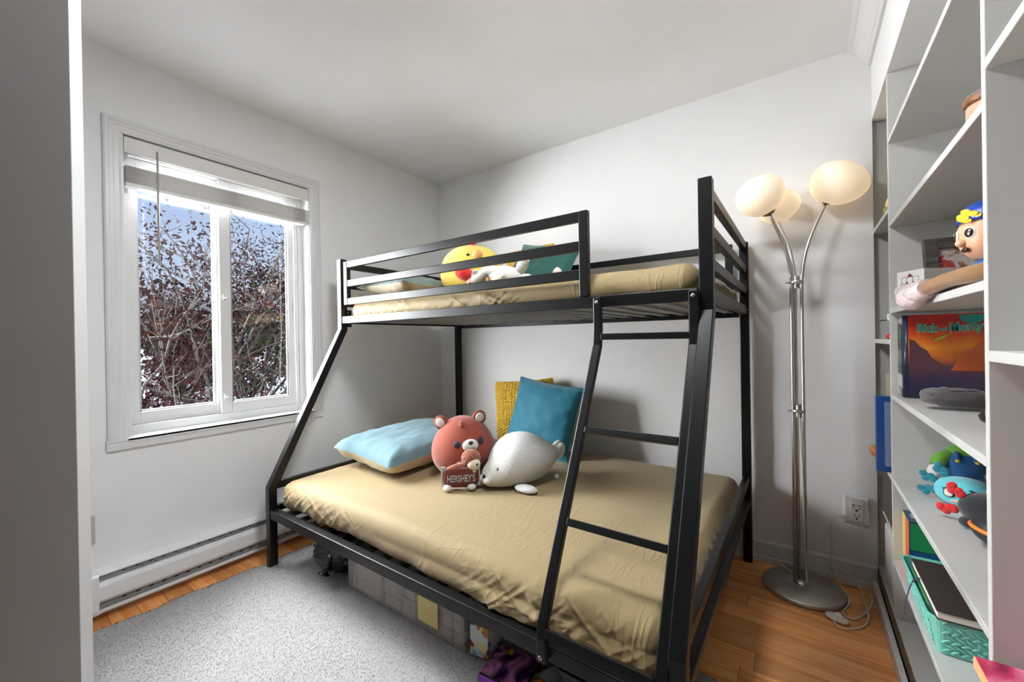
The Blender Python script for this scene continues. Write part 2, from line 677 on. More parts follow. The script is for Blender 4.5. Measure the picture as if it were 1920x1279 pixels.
# floor: sub floor, then each plank (planks run along x)
floor = struct('floor', MB().box(-0.3, XR+0.5, -4.7, 0.12, -0.05, -0.012), MT['subfloor'])
PW = 0.0925
plank_cache = {}
y = 0.01
row = 0
while y > YF-0.05:
    off = (row*0.37 + 0.21*((row*7) % 5)) % 1.0
    xs = [0.0]
    x = 0.0 + 0.3 + off*0.9
    while x < XR-0.05:
        xs.append(x)
        x += [0.95, 1.25, 0.75, 1.1][(row+len(xs)) % 4]
    xs.append(XR)
    for a, b in zip(xs[:-1], xs[1:]):
        Lp = round(b-a, 2)
        if Lp < 0.03:
            continue
        if Lp not in plank_cache:
            mb = MB().box(0.0006, Lp-0.0006, -PW+0.0006, -0.0006, -0.012, 0.0)
            ob = mb.build('plank', MT['floor'], floor, origin=(0, 0, 0), bevel=0.0011, bseg=1)
            plank_cache[Lp] = ob
        else:
            ob = plank_cache[Lp].copy()
            COL.objects.link(ob)
            ob.name = 'plank'
            ob.parent = floor
        ob.location = (a, y, 0)
    y -= PW
    row += 1

# baseboards
def base_profile(h=0.105, t=0.016):
    return [(0, 0), (t+0.004, 0), (t+0.004, 0.028), (t-0.001, 0.031), (t-0.001, 0.052), (t-0.004, 0.055), (t-0.001, 0.058), (t-0.001, 0.066), (t-0.004, 0.069),
            (t-0.001, 0.072), (t-0.001, 0.080), (t-0.004, 0.083), (t-0.001, 0.087), (t-0.002, 0.098), (t-0.010, h), (0, h)]
m = MB().prism([(-d-0.0005, z+0.0005) for d, z in base_profile()][::-1], 0, 0.02, XR-0.005)
struct('baseboard_back', m, MT['trim'])
m = MB().prism([(d+0.0005, z+0.0005) for d, z in base_profile()], 1, -0.74, -0.03)
struct('baseboard_left', m, MT['trim'])
# strip at the foot of the bookcase
m = MB().box(XR-0.022, XR-0.004, -2.35, -0.021, 0.001, 0.052)
struct('baseboard_right', m, MT['trim'], bevel=0.003)

# crown moulding on the right wall
prof = [(0, 0), (0.0, -0.098), (-0.010, -0.098), (-0.014, -0.088), (-0.022, -0.082), (-0.022, -0.074), (-0.036, -0.058), (-0.050, -0.034),
        (-0.062, -0.024), (-0.062, -0.016), (-0.072, -0.012), (-0.084, -0.006), (-0.084, 0)]
m = MB().prism([(XR+a-0.0005, H+b-0.0005) for a, b in prof], 1, YF+0.01, -0.001)
struct('trim_1', m, MT['trim'])

# open door leaf near the camera (hinged in the front wall)
dx, dy = -0.721, -0.687
ex, ey = -0.687, 0.721
A = Vector((1.072, -2.2405))
T = 0.0335
B = A + Vector((dx, dy))*0.78
m = MB()
q = [A, A+Vector((ex, ey))*T, B+Vector((ex, ey))*T, B]
vs = [(p.x, p.y, 0.012) for p in q] + [(p.x, p.y, 2.435) for p in q]
m.add(vs, [(0,1,2,3), (4,7,6,5), (0,4,5,1), (1,5,6,2), (2,6,7,3), (3,7,4,0)])
struct('door_1', m, MT['trim'], bevel=0.0015)

# ------------------------------------------------------------------ window
win = struct('window_1', MB().box(-0.135, -0.075, WY0, WY0+0.035, WZ0, WZ1).box(-0.135, -0.075, WY1-0.035, WY1, WZ0, WZ1)
             .box(-0.135, -0.075, WY0+0.035, WY1-0.035, WZ0, WZ0+0.04).box(-0.135, -0.075, WY0+0.035, WY1-0.035, WZ1-0.06, WZ1), MT['vinyl'], bevel=0.002)
# casing around the opening, stepped profile
cas = [(0.0005, 0), (0.0005, 0.062), (0.012, 0.062), (0.017, 0.056), (0.017, 0.046), (0.014, 0.043), (0.014, 0.030), (0.011, 0.027), (0.011, 0.012), (0.007, 0.004), (0.007, 0)]
def casing_side(y0, sgn):
    m = MB()
    a, b = WZ0+0.001, WZ1
    n = len(cas)
    vs = [(d, y0+sgn*w, a) for d, w in cas] + [(d, y0+sgn*w, b+w) for d, w in cas]
    fs = [tuple(range(n)), tuple(range(n, 2*n))] + [(i, (i+1) % n, n+(i+1) % n, n+i) for i in range(n)]
    return m.add(vs, fs)
casing_side(WY0, -1).build('casing', MT['trim'], win)
casing_side(WY1, 1).build('casing', MT['trim'], win)
m = MB()
n = len(cas)
vs = [(d, WY0-w, WZ1+w) for d, w in cas] + [(d, WY1+w, WZ1+w) for d, w in cas]
m.add(vs, [tuple(range(n)), tuple(range(n, 2*n))] + [(i, (i+1) % n, n+(i+1) % n, n+i) for i in range(n)])
m.build('casing', MT['trim'], win)
MB().box(-0.075, 0.016, WY0+0.0005, WY1-0.0005, WZ0-0.02, WZ0+0.0005).box(0.0005, 0.016, -2.012, -1.036, WZ0-0.012, WZ0).build('window_sill', MT['trim'], win, bevel=0.002)
MB().box(0.0005, 0.013, -2.012, -1.036, 0.688, WZ0-0.0125).build('window_apron', MT['trim'], win, bevel=0.003)
# jamb liners
MB().box(-0.075, -0.0005, WY0-0.0005, WY0+0.006, WZ0+0.001, WZ1).build('jamb', MT['trim'], win)
MB().box(-0.075, -0.0005, WY1-0.006, WY1+0.0005, WZ0+0.001, WZ1).build('jamb', MT['trim'], win)
def sash(y0, y1, z0, z1, gy0, gy1, gz0, gz1, x0, x1):
    m = MB()
    m.box(x0, x1, y0, gy0, z0, z1).box(x0, x1, gy1, y1, z0, z1).box(x0, x1, gy0, gy1, z0, gz0).box(x0, x1, gy0, gy1, gz1, z1)
    s_ = m.build('sash', MT['vinyl'], win, bevel=0.003)
    b = MB()
    w = 0.008
    b.box(x0+0.006, x1-0.008, gy0, gy0+w, gz0, gz1).box(x0+0.006, x1-0.008, gy1-w, gy1, gz0, gz1).box(x0+0.006, x1-0.008, gy0+w, gy1-w, gz0, gz0+w)
    b.build('glazing_bead', MT['vinyl'], s_, bevel=0.002)
    g = MB().box((x0+x1)/2-0.003, (x0+x1)/2+0.003, gy0+0.002, gy1-0.002, gz0+0.002, gz1-0.002).build('glass_pane', MT['glass'], s_)
    return s_
sash(-1.910, -1.530, 0.776, 2.028, -1.878, -1.566, 0.832, 1.99, -0.128, -0.104)
s2 = sash(-1.552, -1.1355, 0.776, 2.028, -1.500, -1.196, 0.832, 1.99, -0.100, -0.078)
for zz in (1.395, 0.862):
    MB().box(-0.078, -0.068, -1.540, -1.522, zz-0.012, zz+0.016).ell((-0.067, -1.527, zz), (0.007, 0.009, 0.006), nu=10, nv=6).build('latch', MT['vinyl'], s2, bevel=0.001)
MB().box(-0.078, -0.066, -1.164, -1.156, 1.325, 1.415).build('pull_handle', MT['vinyl'], s2, bevel=0.003)
# raised blind
bl = thing('window_blind', (-0.03, -1.52, WZ1-0.005), 'white slatted blind pulled up at the top of the window', 'blind')
MB().box(-0.006, 0.002, WY0+0.008, WY1-0.008, 2.012, 2.082).build('valance', MT['blind'], bl, bevel=0.002)
MB().box(-0.058, -0.010, WY0+0.012, WY1-0.012, 2.030, 2.080).build('headrail', MT['blind'], bl, bevel=0.002)
zz = 1.888
first = None
for i in range(13):
    if first is None:
        first = MB().box(-0.056, -0.008, WY0+0.014, WY1-0.016, -0.0010, 0.0010).build('slat', MT['blind'], bl, origin=(0, 0, 0), bevel=0.0006, bseg=1)
        ob = first
    else:
        ob = first.copy()
        COL.objects.link(ob)
        ob.parent = bl
    ob.location = Vector((0.0016*((i*5) % 4), 0, zz+i*0.0058)) - Vector(ORIG_LOC[bl.name])
MB().box(-0.056, -0.008, WY0+0.014, WY1-0.016, 1.866, 1.884).build('bottom_rail', MT['blind'], bl, bevel=0.003)
for yy in (-1.79, -1.50, -1.25):
    MB().tube([(-0.007, yy, 2.03), (-0.0065, yy, 1.87)], 0.0009, 6).build('ladder_cord', MT['blind'], bl)
    MB().tube([(-0.0065, yy+0.016, 2.03), (-0.006, yy+0.016, 1.87)], 0.0009, 6).build('ladder_cord', MT['blind'], bl)
MB().tube([(0.006, -1.822, 2.03), (0.006, -1.8215, 1.52)], 0.0042, 8).build('tilt_wand', MT['blind_wand'], bl)
MB().tube([(0.004, -1.822, 2.05), (0.006, -1.822, 2.025)], 0.003, 6).build('wand_hook', MT['bolt'], bl)
MB().tube([(-0.004, -1.195, 2.02), (-0.004, -1.196, 1.2), (0.010, -1.199, 0.99), (0.019, -1.2, 0.715)], 0.0016, 6).build('pull_cord', MT['blind'], bl)
MB().lathe((0.019, -1.2, 0.690), [(0.001, 0.028), (0.004, 0.024), (0.0055, 0.004), (0.004, 0), (0.0005, 0)], 10).build('cord_tassel', MT['blind'], bl)

# ------------------------------------------------------------------ baseboard heater
ht = thing('baseboard_heater', (0.035, -1.5, 0.02), 'long white electric baseboard heater under the window', 'heater')
hy0, hy1 = -2.16, -0.78
prof = [(0.0006, 0.036), (0.0006, 0.203), (0.012, 0.203), (0.064, 0.196), (0.066, 0.190), (0.012, 0.190), (0.012, 0.050), (0.066, 0.046), (0.066, 0.036)]
MB().prism(prof, 1, hy0+0.01, hy1-0.01).build('casing', MT['heater'], ht)
prof = [(0.055, 0.076), (0.068, 0.080), (0.074, 0.092), (0.074, 0.145), (0.069, 0.158), (0.058, 0.163), (0.053, 0.163), (0.053, 0.076)]
MB().prism(prof, 1, hy0+0.01, hy1-0.01).build('front_panel', MT['heater'], ht, bevel=0.002)
MB().box(0.044, 0.057, -2.05, hy1-0.03, 0.1635, 0.1895).build('upper_grille', MT['heater_dark'], ht)
MB().box(0.044, 0.057, -2.05, hy1-0.03, 0.0505, 0.0755).build('lower_grille', MT['heater_dark'], ht)
mu = MB()
ml_ = MB()
k = 0
yy = -1.98
while yy < hy1-0.06:
    mu.box(0.057, 0.0576, yy, yy+0.012, 0.178, 0.182)
    if k % 3:
        mu.box(0.057, 0.0576, yy+0.02, yy+0.026, 0.170, 0.174)
    ml_.box(0.057, 0.0576, yy, yy+0.014, 0.064, 0.070)
    yy += 0.045
    k += 1
tag(mu.build('vent_slots', MT['slot'], ht), kind='stuff')
tag(ml_.build('vent_slots', MT['slot'], ht), kind='stuff')
for a, b in ((hy0, -2.052), (hy1-0.03, hy1)):
    MB().prism([(0.0006, 0.034), (0.072, 0.034), (0.0745, 0.05), (0.0745, 0.19), (0.066, 0.2), (0.0006, 0.2045)], 1, a, b).build('end_cap', MT['heater'], ht, bevel=0.001)
# cover plate on the left wall beside the door
pl = thing('wall_plate', (0.0, -2.085, 0.37), 'grey cover plate on the left wall beside the open door', 'wall plate')
MB().box(0.0006, 0.007, -2.122, -2.050, 0.309, 0.430).build('plate', MT['grey_plate'], pl, bevel=0.003)
MB().ell((0.007, -2.067, 0.37), (0.002, 0.004, 0.004), nu=10, nv=6).build('screw', MT['bolt'], pl)

# ------------------------------------------------------------------ rug
RX0, RX1, RY0, RY1 = 0.165, 2.235, -2.62, -0.94
def rug_z(x, y):
    """pile height, with the shallow creases the rug has along its window edge"""
    P = np.stack([x, y, 0*x], 1)
    c = 0.010 + 0.0015*noise3(P*5.0, 3) + 0.0004*noise3(P*60.0, 5)
    d = (x-0.27) - 0.05*noise3(P*3.0, 8)
    c = c + 0.012*np.exp(-(d/0.030)**2)*np.clip((y+1.9)*2.0, 0, 1)*np.clip((-0.95-y)*5, 0, 1)
    c = c + 0.007*np.exp(-((d-0.10)/0.04)**2)*np.clip((y+1.75)*2.0, 0, 1)
    return c
def rug_edge_x(x, y):
    """skews the plan so that the window edge runs slightly askew and wavers"""
    t = (x-RX0)/(RX1-RX0)
    P = np.stack([0*x, y, 0*x], 1)
    return x + (1-t)*(0.06*(y+2.1)*0.9 - 0.03 + 0.012*noise3(P*9, 11) + 0.006*noise3(P*31, 12))
nx, ny = 260, 210
gx, gy = np.meshgrid(np.linspace(RX0, RX1, nx), np.linspace(RY0, RY1, ny))
X, Y = gx.ravel(), gy.ravel()
# rounded corners
def round_corner(X, Y, r=0.06):
    cx = np.clip(X, RX0+r, RX1-r)
    cy = np.clip(Y, RY0+r, RY1-r)
    ddx, ddy = X-cx, Y-cy
    L = np.sqrt(ddx**2+ddy**2)+1e-9
    mx_ = np.maximum(np.abs(ddx), np.abs(ddy))
    k = np.where((np.abs(ddx) > 1e-6) & (np.abs(ddy) > 1e-6), mx_/L, 1.0)
    return cx+ddx*k, cy+ddy*k
X, Y = round_corner(X, Y)
Z = rug_z(X, Y)
edge = np.minimum(np.minimum(X-RX0, RX1-X), np.minimum(Y-RY0, RY1-Y))
Z = np.where(edge < 0.004, 0.001, Z*np.clip(0.45+edge*40, 0, 1))
XE = rug_edge_x(X, Y)
m = MB()
idx = np.arange(nx*ny).reshape(ny, nx)
fs = np.stack([idx[:-1, :-1].ravel(), idx[:-1, 1:].ravel(), idx[1:, 1:].ravel(), idx[1:, :-1].ravel()], 1)
rug = thing('rug', (1.2, -1.8, 0.0), 'pale grey shaggy rug spread under the bunk bed', 'rug')
m.add(np.stack([XE, Y, Z], 1).tolist(), fs.tolist(), True)
m.build('rug_base', MT['rug'], rug)
# pile: short tapered tufts
NT = 200000
tx = rng.uniform(RX0, RX1, NT)
ty = rng.uniform(RY0+0.15, RY1, NT)
tx, ty = round_corner(tx, ty)
tz = rug_z(tx, ty)
te = rug_edge_x(tx, ty)
an = rng.uniform(0, 2*np.pi, NT)
ln = rng.uniform(0.004, 0.0075, NT)
wd = rng.uniform(0.0016, 0.0032, NT)
lean = rng.uniform(0.3, 1.2, NT)
la = rng.normal(0.6, 0.9, NT)
A0 = np.stack([te-np.cos(an)*wd, ty-np.sin(an)*wd, tz-0.003], 1)
A1 = np.stack([te+np.cos(an)*wd, ty+np.sin(an)*wd, tz-0.003], 1)
A2 = np.stack([te+np.cos(la)*lean*ln, ty+np.sin(la)*lean*ln, tz+ln*0.36], 1)
V = np.stack([A0, A1, A2], 1).reshape(-1, 3) - np.array(ORIG_LOC[rug.name])
me = bpy.data.meshes.new('pile')
me.vertices.add(NT*3)
me.vertices.foreach_set('co', V.astype(np.float32).ravel())
me.loops.add(NT*3)
me.loops.foreach_set('vertex_index', np.arange(NT*3, dtype=np.int32))
me.polygons.add(NT)
me.polygons.foreach_set('loop_start', np.arange(0, NT*3, 3, dtype=np.int32))
me.materials.append(MT['rug_pile'])
me.update()
me.validate()
nrm = np.tile(np.array([[0.0, 0.0, 1.0]]), (NT, 1)) + rng.normal(0, 0.22, (NT, 3))
nrm /= np.linalg.norm(nrm, axis=1, keepdims=True)
me.polygons.foreach_set('use_smooth', np.ones(NT, dtype=bool))
me.normals_split_custom_set(np.repeat(nrm, 3, axis=0).tolist())     # soft pile: fibres shade as one nap
pile = bpy.data.objects.new('pile', me)
COL.objects.link(pile)
pile.parent = rug
tag(pile, kind='stuff')

# ------------------------------------------------------------------ bunk bed
BX0, BX1 = 0.222, 2.235          # outer faces of the end posts
YB = -0.030                      # back of rear posts
PT = 0.040
bed = thing('bunk_bed', (1.23, -0.75, 0.0), 'black metal bunk bed with slanted front posts and a leaning ladder', 'bunk bed')
BM = MT['black_metal']
def bpart(name, mb, bevel=0.003):
    return mb.build(name, BM, bed, bevel=bevel)
for x0 in (BX0, BX1-PT):
    bpart('rear_post', MB().box(x0, x0+PT, YB-PT, YB, 0.0025, 1.618))
    bpart('front_post', MB().bent([(-1.040, 1.634), (-1.040, 1.222), (-1.452, 0.410), (-1.452, 0.010 if x0 < 1 else 0.012)], PT, x0, x0+PT))
xi0, xi1 = BX0+PT, BX1-PT
# upper frame
bpart('upper_front_rail', MB().box(xi0+0.004, xi1-0.004, -1.058, -1.036, 1.256, 1.297))
bpart('upper_rear_rail', MB().box(xi0+0.004, xi1-0.004, -0.062, -0.040, 1.240, 1.281))
for x0 in (BX0+0.008, BX1-0.008-0.026):
    bpart('upper_end_rail', MB().box(x0, x0+0.026, -1.019, -0.071, 1.255, 1.296))
    for zc in (1.600, 1.482, 1.375):
        bpart('end_guard_rail', MB().box(x0, x0+0.026, -1.019, -0.071, zc-0.0185, zc+0.0185))
# rear guard rail panel
bpart('rear_guard_rail', MB().box(xi0+0.03, xi1-0.03, -0.066, -0.046, 1.580, 1.616))
bpart('rear_guard_rail', MB().box(xi0+0.064, xi1-0.064, -0.066, -0.046, 1.462, 1.498))
for x0 in (xi0+0.03, xi1-0.064):
    bpart('rear_guard_upright', MB().box(x0, x0+0.034, -0.066, -0.046, 1.282, 1.580))
# front guard rail panel
gx0, gx1 = 0.290, 1.824
for za, zb in ((1.575, 1.612), (1.466, 1.503), (1.362, 1.399)):
    bpart('front_guard_rail', MB().box(gx0+0.0345, gx1-0.0355, -1.060, -1.036, za, zb))
bpart('front_guard_upright', MB().box(gx0, gx0+0.034, -1.061, -1.035, 1.362, 1.612))
bpart('front_guard_upright', MB().box(gx1-0.035, gx1, -1.061, -1.035, 1.2975, 1.612))
# corner plates
for x0 in (xi0+0.0005, xi1-0.0065):
    bpart('corner_plate', MB().box(x0, x0+0.006, -1.036, -0.998, 1.235, 1.335), 0.001)
# lower frame
bpart('lower_front_rail', MB().box(xi0+0.001, xi1-0.001, -1.468, -1.430, 0.262, 0.306))
bpart('lower_rear_rail', MB().box(xi0+0.001, xi1-0.001, -0.064, -0.036, 0.262, 0.306))
for x0 in (BX0+0.008, BX1-0.008-0.026):
    bpart('lower_end_rail', MB().box(x0, x0+0.026, -1.431, -0.071, 0.287, 0.319))
    bpart('lower_end_rail', MB().box(x0, x0+0.026, -1.431, -0.071, 0.402, 0.440))
# slats
sl = None
x = 0.36
k = 0
while x < 2.15:
    for (y0, y1, z0) in ((-1.4295, -0.0645, 0.284), (-1.0355, -0.0625, 1.262)):
        key = z0
        a = MB().box(x-0.021, x+0.021, y0, y1, z0, z0+0.006) if z0 < 1 else MB().prism([(x-0.021, z0+0.002), (x-0.017, z0-0.001), (x-0.006, z0+0.003), (x+0.006, z0+0.003), (x+0.017, z0-0.001), (x+0.021, z0+0.002), (x+0.021, z0+0.0045), (x-0.021, z0+0.0045)], 1, y0, y1)
        a.build('slat', BM if z0 < 1 else MT['slat_grey'], bed)
    x += 0.105
    k += 1
# ladder
for x0 in (1.852, 2.168):
    bpart('ladder_side_rail', MB().bent([(-1.073, 1.290), (-1.073, 1.175), (-1.081, 1.118), (-1.470, 0.372), (-1.480, 0.330), (-1.480, 0.268)], 0.022, x0, x0+0.029), 0.004)
    for (yy, zz) in ((-1.085, 1.272), (-1.4925, 0.283)):
        MB().lathe((x0+0.0145, yy, zz), [(0.0005, 0.004), (0.004, 0.0035), (0.0065, 0.0)], 12, R=rot(math.pi/2)).build('bolt', MT['bolt'], bed)
for zz in (1.150, 0.850, 0.602, 0.350):
    yy = -1.079 if zz > 1.118 else -1.081-(1.118-zz)*(0.389/0.746)
    R_ = rot(0.0 if zz > 1.118 else -0.48)
    bpart('ladder_rung', MB().box(1.8815, 2.1675, yy-0.011, yy+0.011, zz-0.011, zz+0.011, R_), 0.002)
for (px_, py_, pz_) in ((xi0+0.007, -1.02, 1.318), (xi0+0.007, -1.02, 1.258)):
    MB().ell((px_+0.002, py_, pz_), (0.003, 0.006, 0.006), nu=10, nv=6).build('bolt', MT['bolt'], bed)
for zz in (1.60, 1.482, 1.375, 1.275, 0.42, 0.303):
    MB().ell((BX1-0.006, -0.085, zz), (0.002, 0.005, 0.005), nu=8, nv=6).build('bolt', MT['bolt'], bed)

# ------------------------------------------------------------------ mattresses in fitted sheets
def rounded_block(x0, x1, y0, y1, z0, z1, r, h, nxyz):
    """dense rounded box as numpy verts, normals, faces"""
    c = np.array([(x0+x1)/2, (y0+y1)/2, (z0+z1)/2])
    hs = np.array([(x1-x0)/2, (y1-y0)/2, (z1-z0)/2])
    V, F = [], []
    key = {}
    for ax in range(3):
        u, v = [a for a in range(3) if a != ax]
        for sg in (-1, 1):
            nu, nv = nxyz[u], nxyz[v]
            gu, gv = np.meshgrid(np.linspace(-1, 1, nu), np.linspace(-1, 1, nv))
            P = np.zeros((nu*nv, 3))
            P[:, u] = gu.ravel()
            P[:, v] = gv.ravel()
            P[:, ax] = sg
            I = (np.arange(nu*nv)+sum(len(q) for q in V)).reshape(nv, nu)
            V.append(P)
            a, b, cc, d = I[:-1, :-1].ravel(), I[:-1, 1:].ravel(), I[1:, 1:].ravel(), I[1:, :-1].ravel()
            F.append(np.stack([a, b, cc, d], 1))
    V = np.concatenate(V)*hs
    rr = np.array(r)
    inner = np.clip(V, -(hs-rr), hs-rr)
    d = (V-inner)/rr
    L = np.linalg.norm(d, axis=1, keepdims=True)+1e-9
    dn = d/L
    V2 = inner + dn*rr
    N = dn/rr
    N /= np.linalg.norm(N, axis=1, keepdims=True)+1e-9
    return V2+c, N, np.concatenate(F)

def ridged(P, seed, o=2):
    return (1-np.abs(fbm(P, seed, o))*1.6)
def mattress(name, label, x0, x1, y0, y1, z0, z1, seed, res, lower):
    V, N, F = rounded_block(x0, x1, y0, y1, z0, z1, (0.055, 0.060, 0.062), 0, res)
    x, y, z = V[:, 0].copy(), V[:, 1].copy(), V[:, 2].copy()
    front = np.clip(-N[:, 1], 0, 1)
    side = np.clip(front + 0.8*np.abs(N[:, 0]), 0, 1)
    t = np.clip((z1-z)/(z1-z0), 0, 1)
    zero = 0*x
    # folds drawn down and sideways towards the elastic hem
    k = 11 if lower else 9
    f1 = ridged(np.stack([x*k+z*16+y*k*0.8, z*4, y*5], 1), seed, 2)
    f2 = ridged(np.stack([x*26-z*34+y*20, z*9, y*11], 1), seed+9, 2)
    f3 = ridged(np.stack([x*10, z*46, y*12], 1), seed+15, 2)
    reg = np.clip(fbm(np.stack([x*2.2, y*2.2, zero], 1), seed+31, 2)*1.2+0.62, 0.05, 1.5)
    reach = np.clip(0.12+t*1.3, 0, 1)*np.clip(side+0.25*np.clip(1-(y-y0)/0.22, 0, 1), 0, 1)
    D = reach*reg*(0.011*np.clip(f1, -0.3, 1)**3*np.sign(f1) + 0.0055*np.clip(f2, 0, 1)**2 + 0.004*np.clip(f3, 0, 1)**2*t)
    top = np.clip(N[:, 2], 0, 1)
    D = D + top*(0.0035*fbm(np.stack([x*4, y*4, zero], 1), seed+20, 2))
    c1 = np.abs(fbm(np.stack([x*4+y*7, y*3-x*1.6, zero], 1), seed+40, 2))
    c2 = np.abs(fbm(np.stack([x*9-y*5, y*7+x*4, zero], 1), seed+44, 2))
    D = D + top*np.clip(reg-0.35, 0, 1)*(0.0024*np.exp(-(c1/0.03)**2) + 0.0006*np.exp(-(c2/0.03)**2))
    V = V + N*D[:, None]
    low = np.clip((t-0.5)/0.5, 0, 1)
    V[:, 2] += low*side*(0.008*noise3(np.stack([x*6, y*6, zero], 1), seed+50))
    if lower:
        # towards the foot the loosely tucked hem bulges out over the front rail
        g = np.clip((x-0.85)/0.5, 0, 1)
        V[:, 1] += np.where(N[:, 1] < 0, low*(0.016*(1-g) - 0.026*g*(1+0.4*noise3(np.stack([x*8, zero, zero], 1), seed+51))), 0)
        V[:, 2] = np.where((V[:, 1] < -1.420), np.maximum(V[:, 2], 0.3115), V[:, 2])
    else:
        V[:, 1] = np.maximum(V[:, 1], y0-0.012)
    V[:, 2] = np.maximum(V[:, 2], z0+0.0005)
    m = MB()
    m.add(V.tolist(), F.tolist(), True)
    o = m.build(name, MT['sheet'], origin=((x0+x1)/2, (y0+y1)/2, z0))
    return tag(o, label, 'mattress')
mattress('mattress', 'wide lower mattress in a wrinkled tan fitted sheet', 0.275, 2.186, -1.424, -0.078, 0.2935, 0.442, 3, (440, 210, 48), True)
mattress('mattress', 'narrow upper bunk mattress in a tan fitted sheet', 0.275, 2.186, -1.020, -0.078, 1.270, 1.392, 11, (320, 100, 32), False)

# ------------------------------------------------------------------ added fill light, an invented ceiling fitting out of view
def fill_glow(name, col, st):
    m_, nt, b = nm(name)
    b.inputs['Base Color'].default_value = (0.9, 0.9, 0.9, 1)
    b.inputs['Emission Color'].default_value = col
    b.inputs['Emission Strength'].default_value = st
    m_.cycles.emission_sampling = 'NONE'
    return m_
FILL_POWER = 15.0
cl_ = thing('added_fill_light', (1.74, -1.61, H-0.001), 'added round flush fill light with white diffuser, out of view', 'ceiling light')
MB().lathe((1.74, -1.61, H), [(0.001, -0.001), (0.215, -0.001), (0.215, -0.022), (0.200, -0.026)], 40).build('rim', MT['white_plastic'], cl_)
MB().lathe((1.74, -1.61, H), [(0.200, -0.024), (0.190, -0.036), (0.150, -0.050), (0.080, -0.058), (0.001, -0.060)], 40).build('diffuser', fill_glow('fill_diffuser_glow', (0.93, 0.975, 1.0, 1), 3.0), cl_)
al = bpy.data.lights.new('fill_disk', 'AREA')
al.shape = 'DISK'
al.size = 0.38
al.energy = FILL_POWER
al.color = (0.93, 0.975, 1.0)
alo = bpy.data.objects.new('fill_disk', al)
COL.objects.link(alo)
alo.parent = cl_
alo.location = (0, 0, -0.064)

# ------------------------------------------------------------------ floor lamp
LX, LY = 2.440, -0.185
lamp = thing('floor_lamp', (LX, LY, 0.001), 'brushed nickel floor lamp with three lit opal globes', 'floor lamp')
MB().lathe((LX, LY, 0), [(0.001, 0.0015), (0.150, 0.0015), (0.154, 0.005), (0.154, 0.016), (0.150, 0.021), (0.05, 0.0235), (0.001, 0.0235)], 56).build('base', MT['base_metal'], lamp)
MB().lathe((LX-0.005, LY+0.02, 0.0235), [(0.001, 0.012), (0.028, 0.010), (0.032, 0.0)], 28).build('socket_collar', MT['nickel'], lamp)
PC = Vector((LX-0.006, LY+0.025, 0))
arms = {'l': (Vector((-0.020, -0.002, 0)), Vector((2.338, -0.218, 1.700))),
        'm': (Vector((-0.006, 0.012, 0)), Vector((2.363, -0.110, 1.690))),
        'r': (Vector((0.019, 0.000, 0)), Vector((2.546, -0.120, 1.733)))}
globes = {'l': (Vector((2.296, -0.250, 1.782)), (0.100, 0.100, 0.088), 0.34, 0.0),
          'm': (Vector((2.357, -0.112, 1.760)), (0.092, 0.092, 0.078), 0.12, 0.0),
          'r': (Vector((2.585, -0.128, 1.815)), (0.110, 0.110, 0.091), -0.30, 0.0)}
def bez(a, b, c, d, n=14):
    out = []
    for i in range(n+1):
        t = i/n
        out.append(a*(1-t)**3 + b*3*t*(1-t)**2 + c*3*t*t*(1-t) + d*t**3)
    return out
for k_, (off, end) in arms.items():
    b0 = PC + off
    lowp = Vector((b0.x, b0.y, 0.026))
    midp = Vector((b0.x, b0.y, 1.36))
    dirh = Vector((end.x-b0.x, end.y-b0.y, 0))
    pts = [lowp, Vector((b0.x, b0.y, 0.7))] + bez(midp, midp+Vector((0, 0, 0.17)), end-dirh*0.45-Vector((0, 0, 0.10)), end)
    MB().tube(pts, 0.0068, 14).build('arm', MT['nickel'], lamp)
    gc, gr, ty_, tz_ = globes[k_]
    ax = (end-pts[-3]).normalized()
    R_ = Vector((0, 0, 1)).rotation_difference((gc-end).normalized()).to_matrix()
    MB().lathe(end, [(0.001, -0.006), (0.016, -0.004), (0.026, 0.004), (0.031, 0.014)], 22, R=R_).build('globe_cup', MT['nickel_dark'], lamp)
    def egg(u, q):
        return Vector((q.x*(1+0.07*u.x), q.y, q.z*(1-0.05*u.z)))
    MB().ell(gc, gr, R_, nu=36, nv=22, fn=egg).build('globe', MT['globe'], lamp)
for zz in (1.385, 0.800):
    MB().lathe((PC.x, PC.y+0.004, zz), [(0.012, -0.028), (0.012, 0.028)], 18).build('spacer', MT['nickel'], lamp)
    MB().lathe((PC.x, PC.y+0.003, zz), [(0.0275, -0.006), (0.0285, -0.004), (0.0285, 0.004), (0.0275, 0.006)], 24).build('clamp_ring', MT['nickel'], lamp)
    MB().tube([(PC.x-0.027, PC.y-0.008, zz), (PC.x-0.040, PC.y-0.012, zz)], 0.004, 8).build('clamp_screw', MT['nickel'], lamp)
def smooth_path(pts, n=6):
    P = [Vector(p) for p in pts]
    P = [P[0]] + P + [P[-1]]
    out = []
    for i in range(1, len(P)-2):
        for k in range(n):
            t = k/n
            a, b, c, d = P[i-1], P[i], P[i+1], P[i+2]
            out.append(0.5*((2*b) + (c-a)*t + (2*a-5*b+4*c-d)*t*t + (3*b-a-3*c+d)*t**3))
    out.append(P[-2])
    return out
CZ = 0.0045
cordA = [(2.436, -0.163, 0.82), (2.440, -0.170, 0.72), (2.447, -0.186, 0.5), (2.449, -0.190, 0.2), (2.458, -0.20, 0.045), (2.462, -0.202, 0.028)]
MB().tube(smooth_path(cordA), 0.003, 8).build('pole_cord', MT['cord'], lamp)
cordB = [(2.372, -0.036, CZ), (2.36, -0.028, 0.012), (2.35, -0.045, 0.027), (2.37, -0.075, 0.028), (2.430, -0.135, 0.028)]
MB().tube(smooth_path(cordB), 0.003, 8).build('base_cord', MT['cord'], lamp)
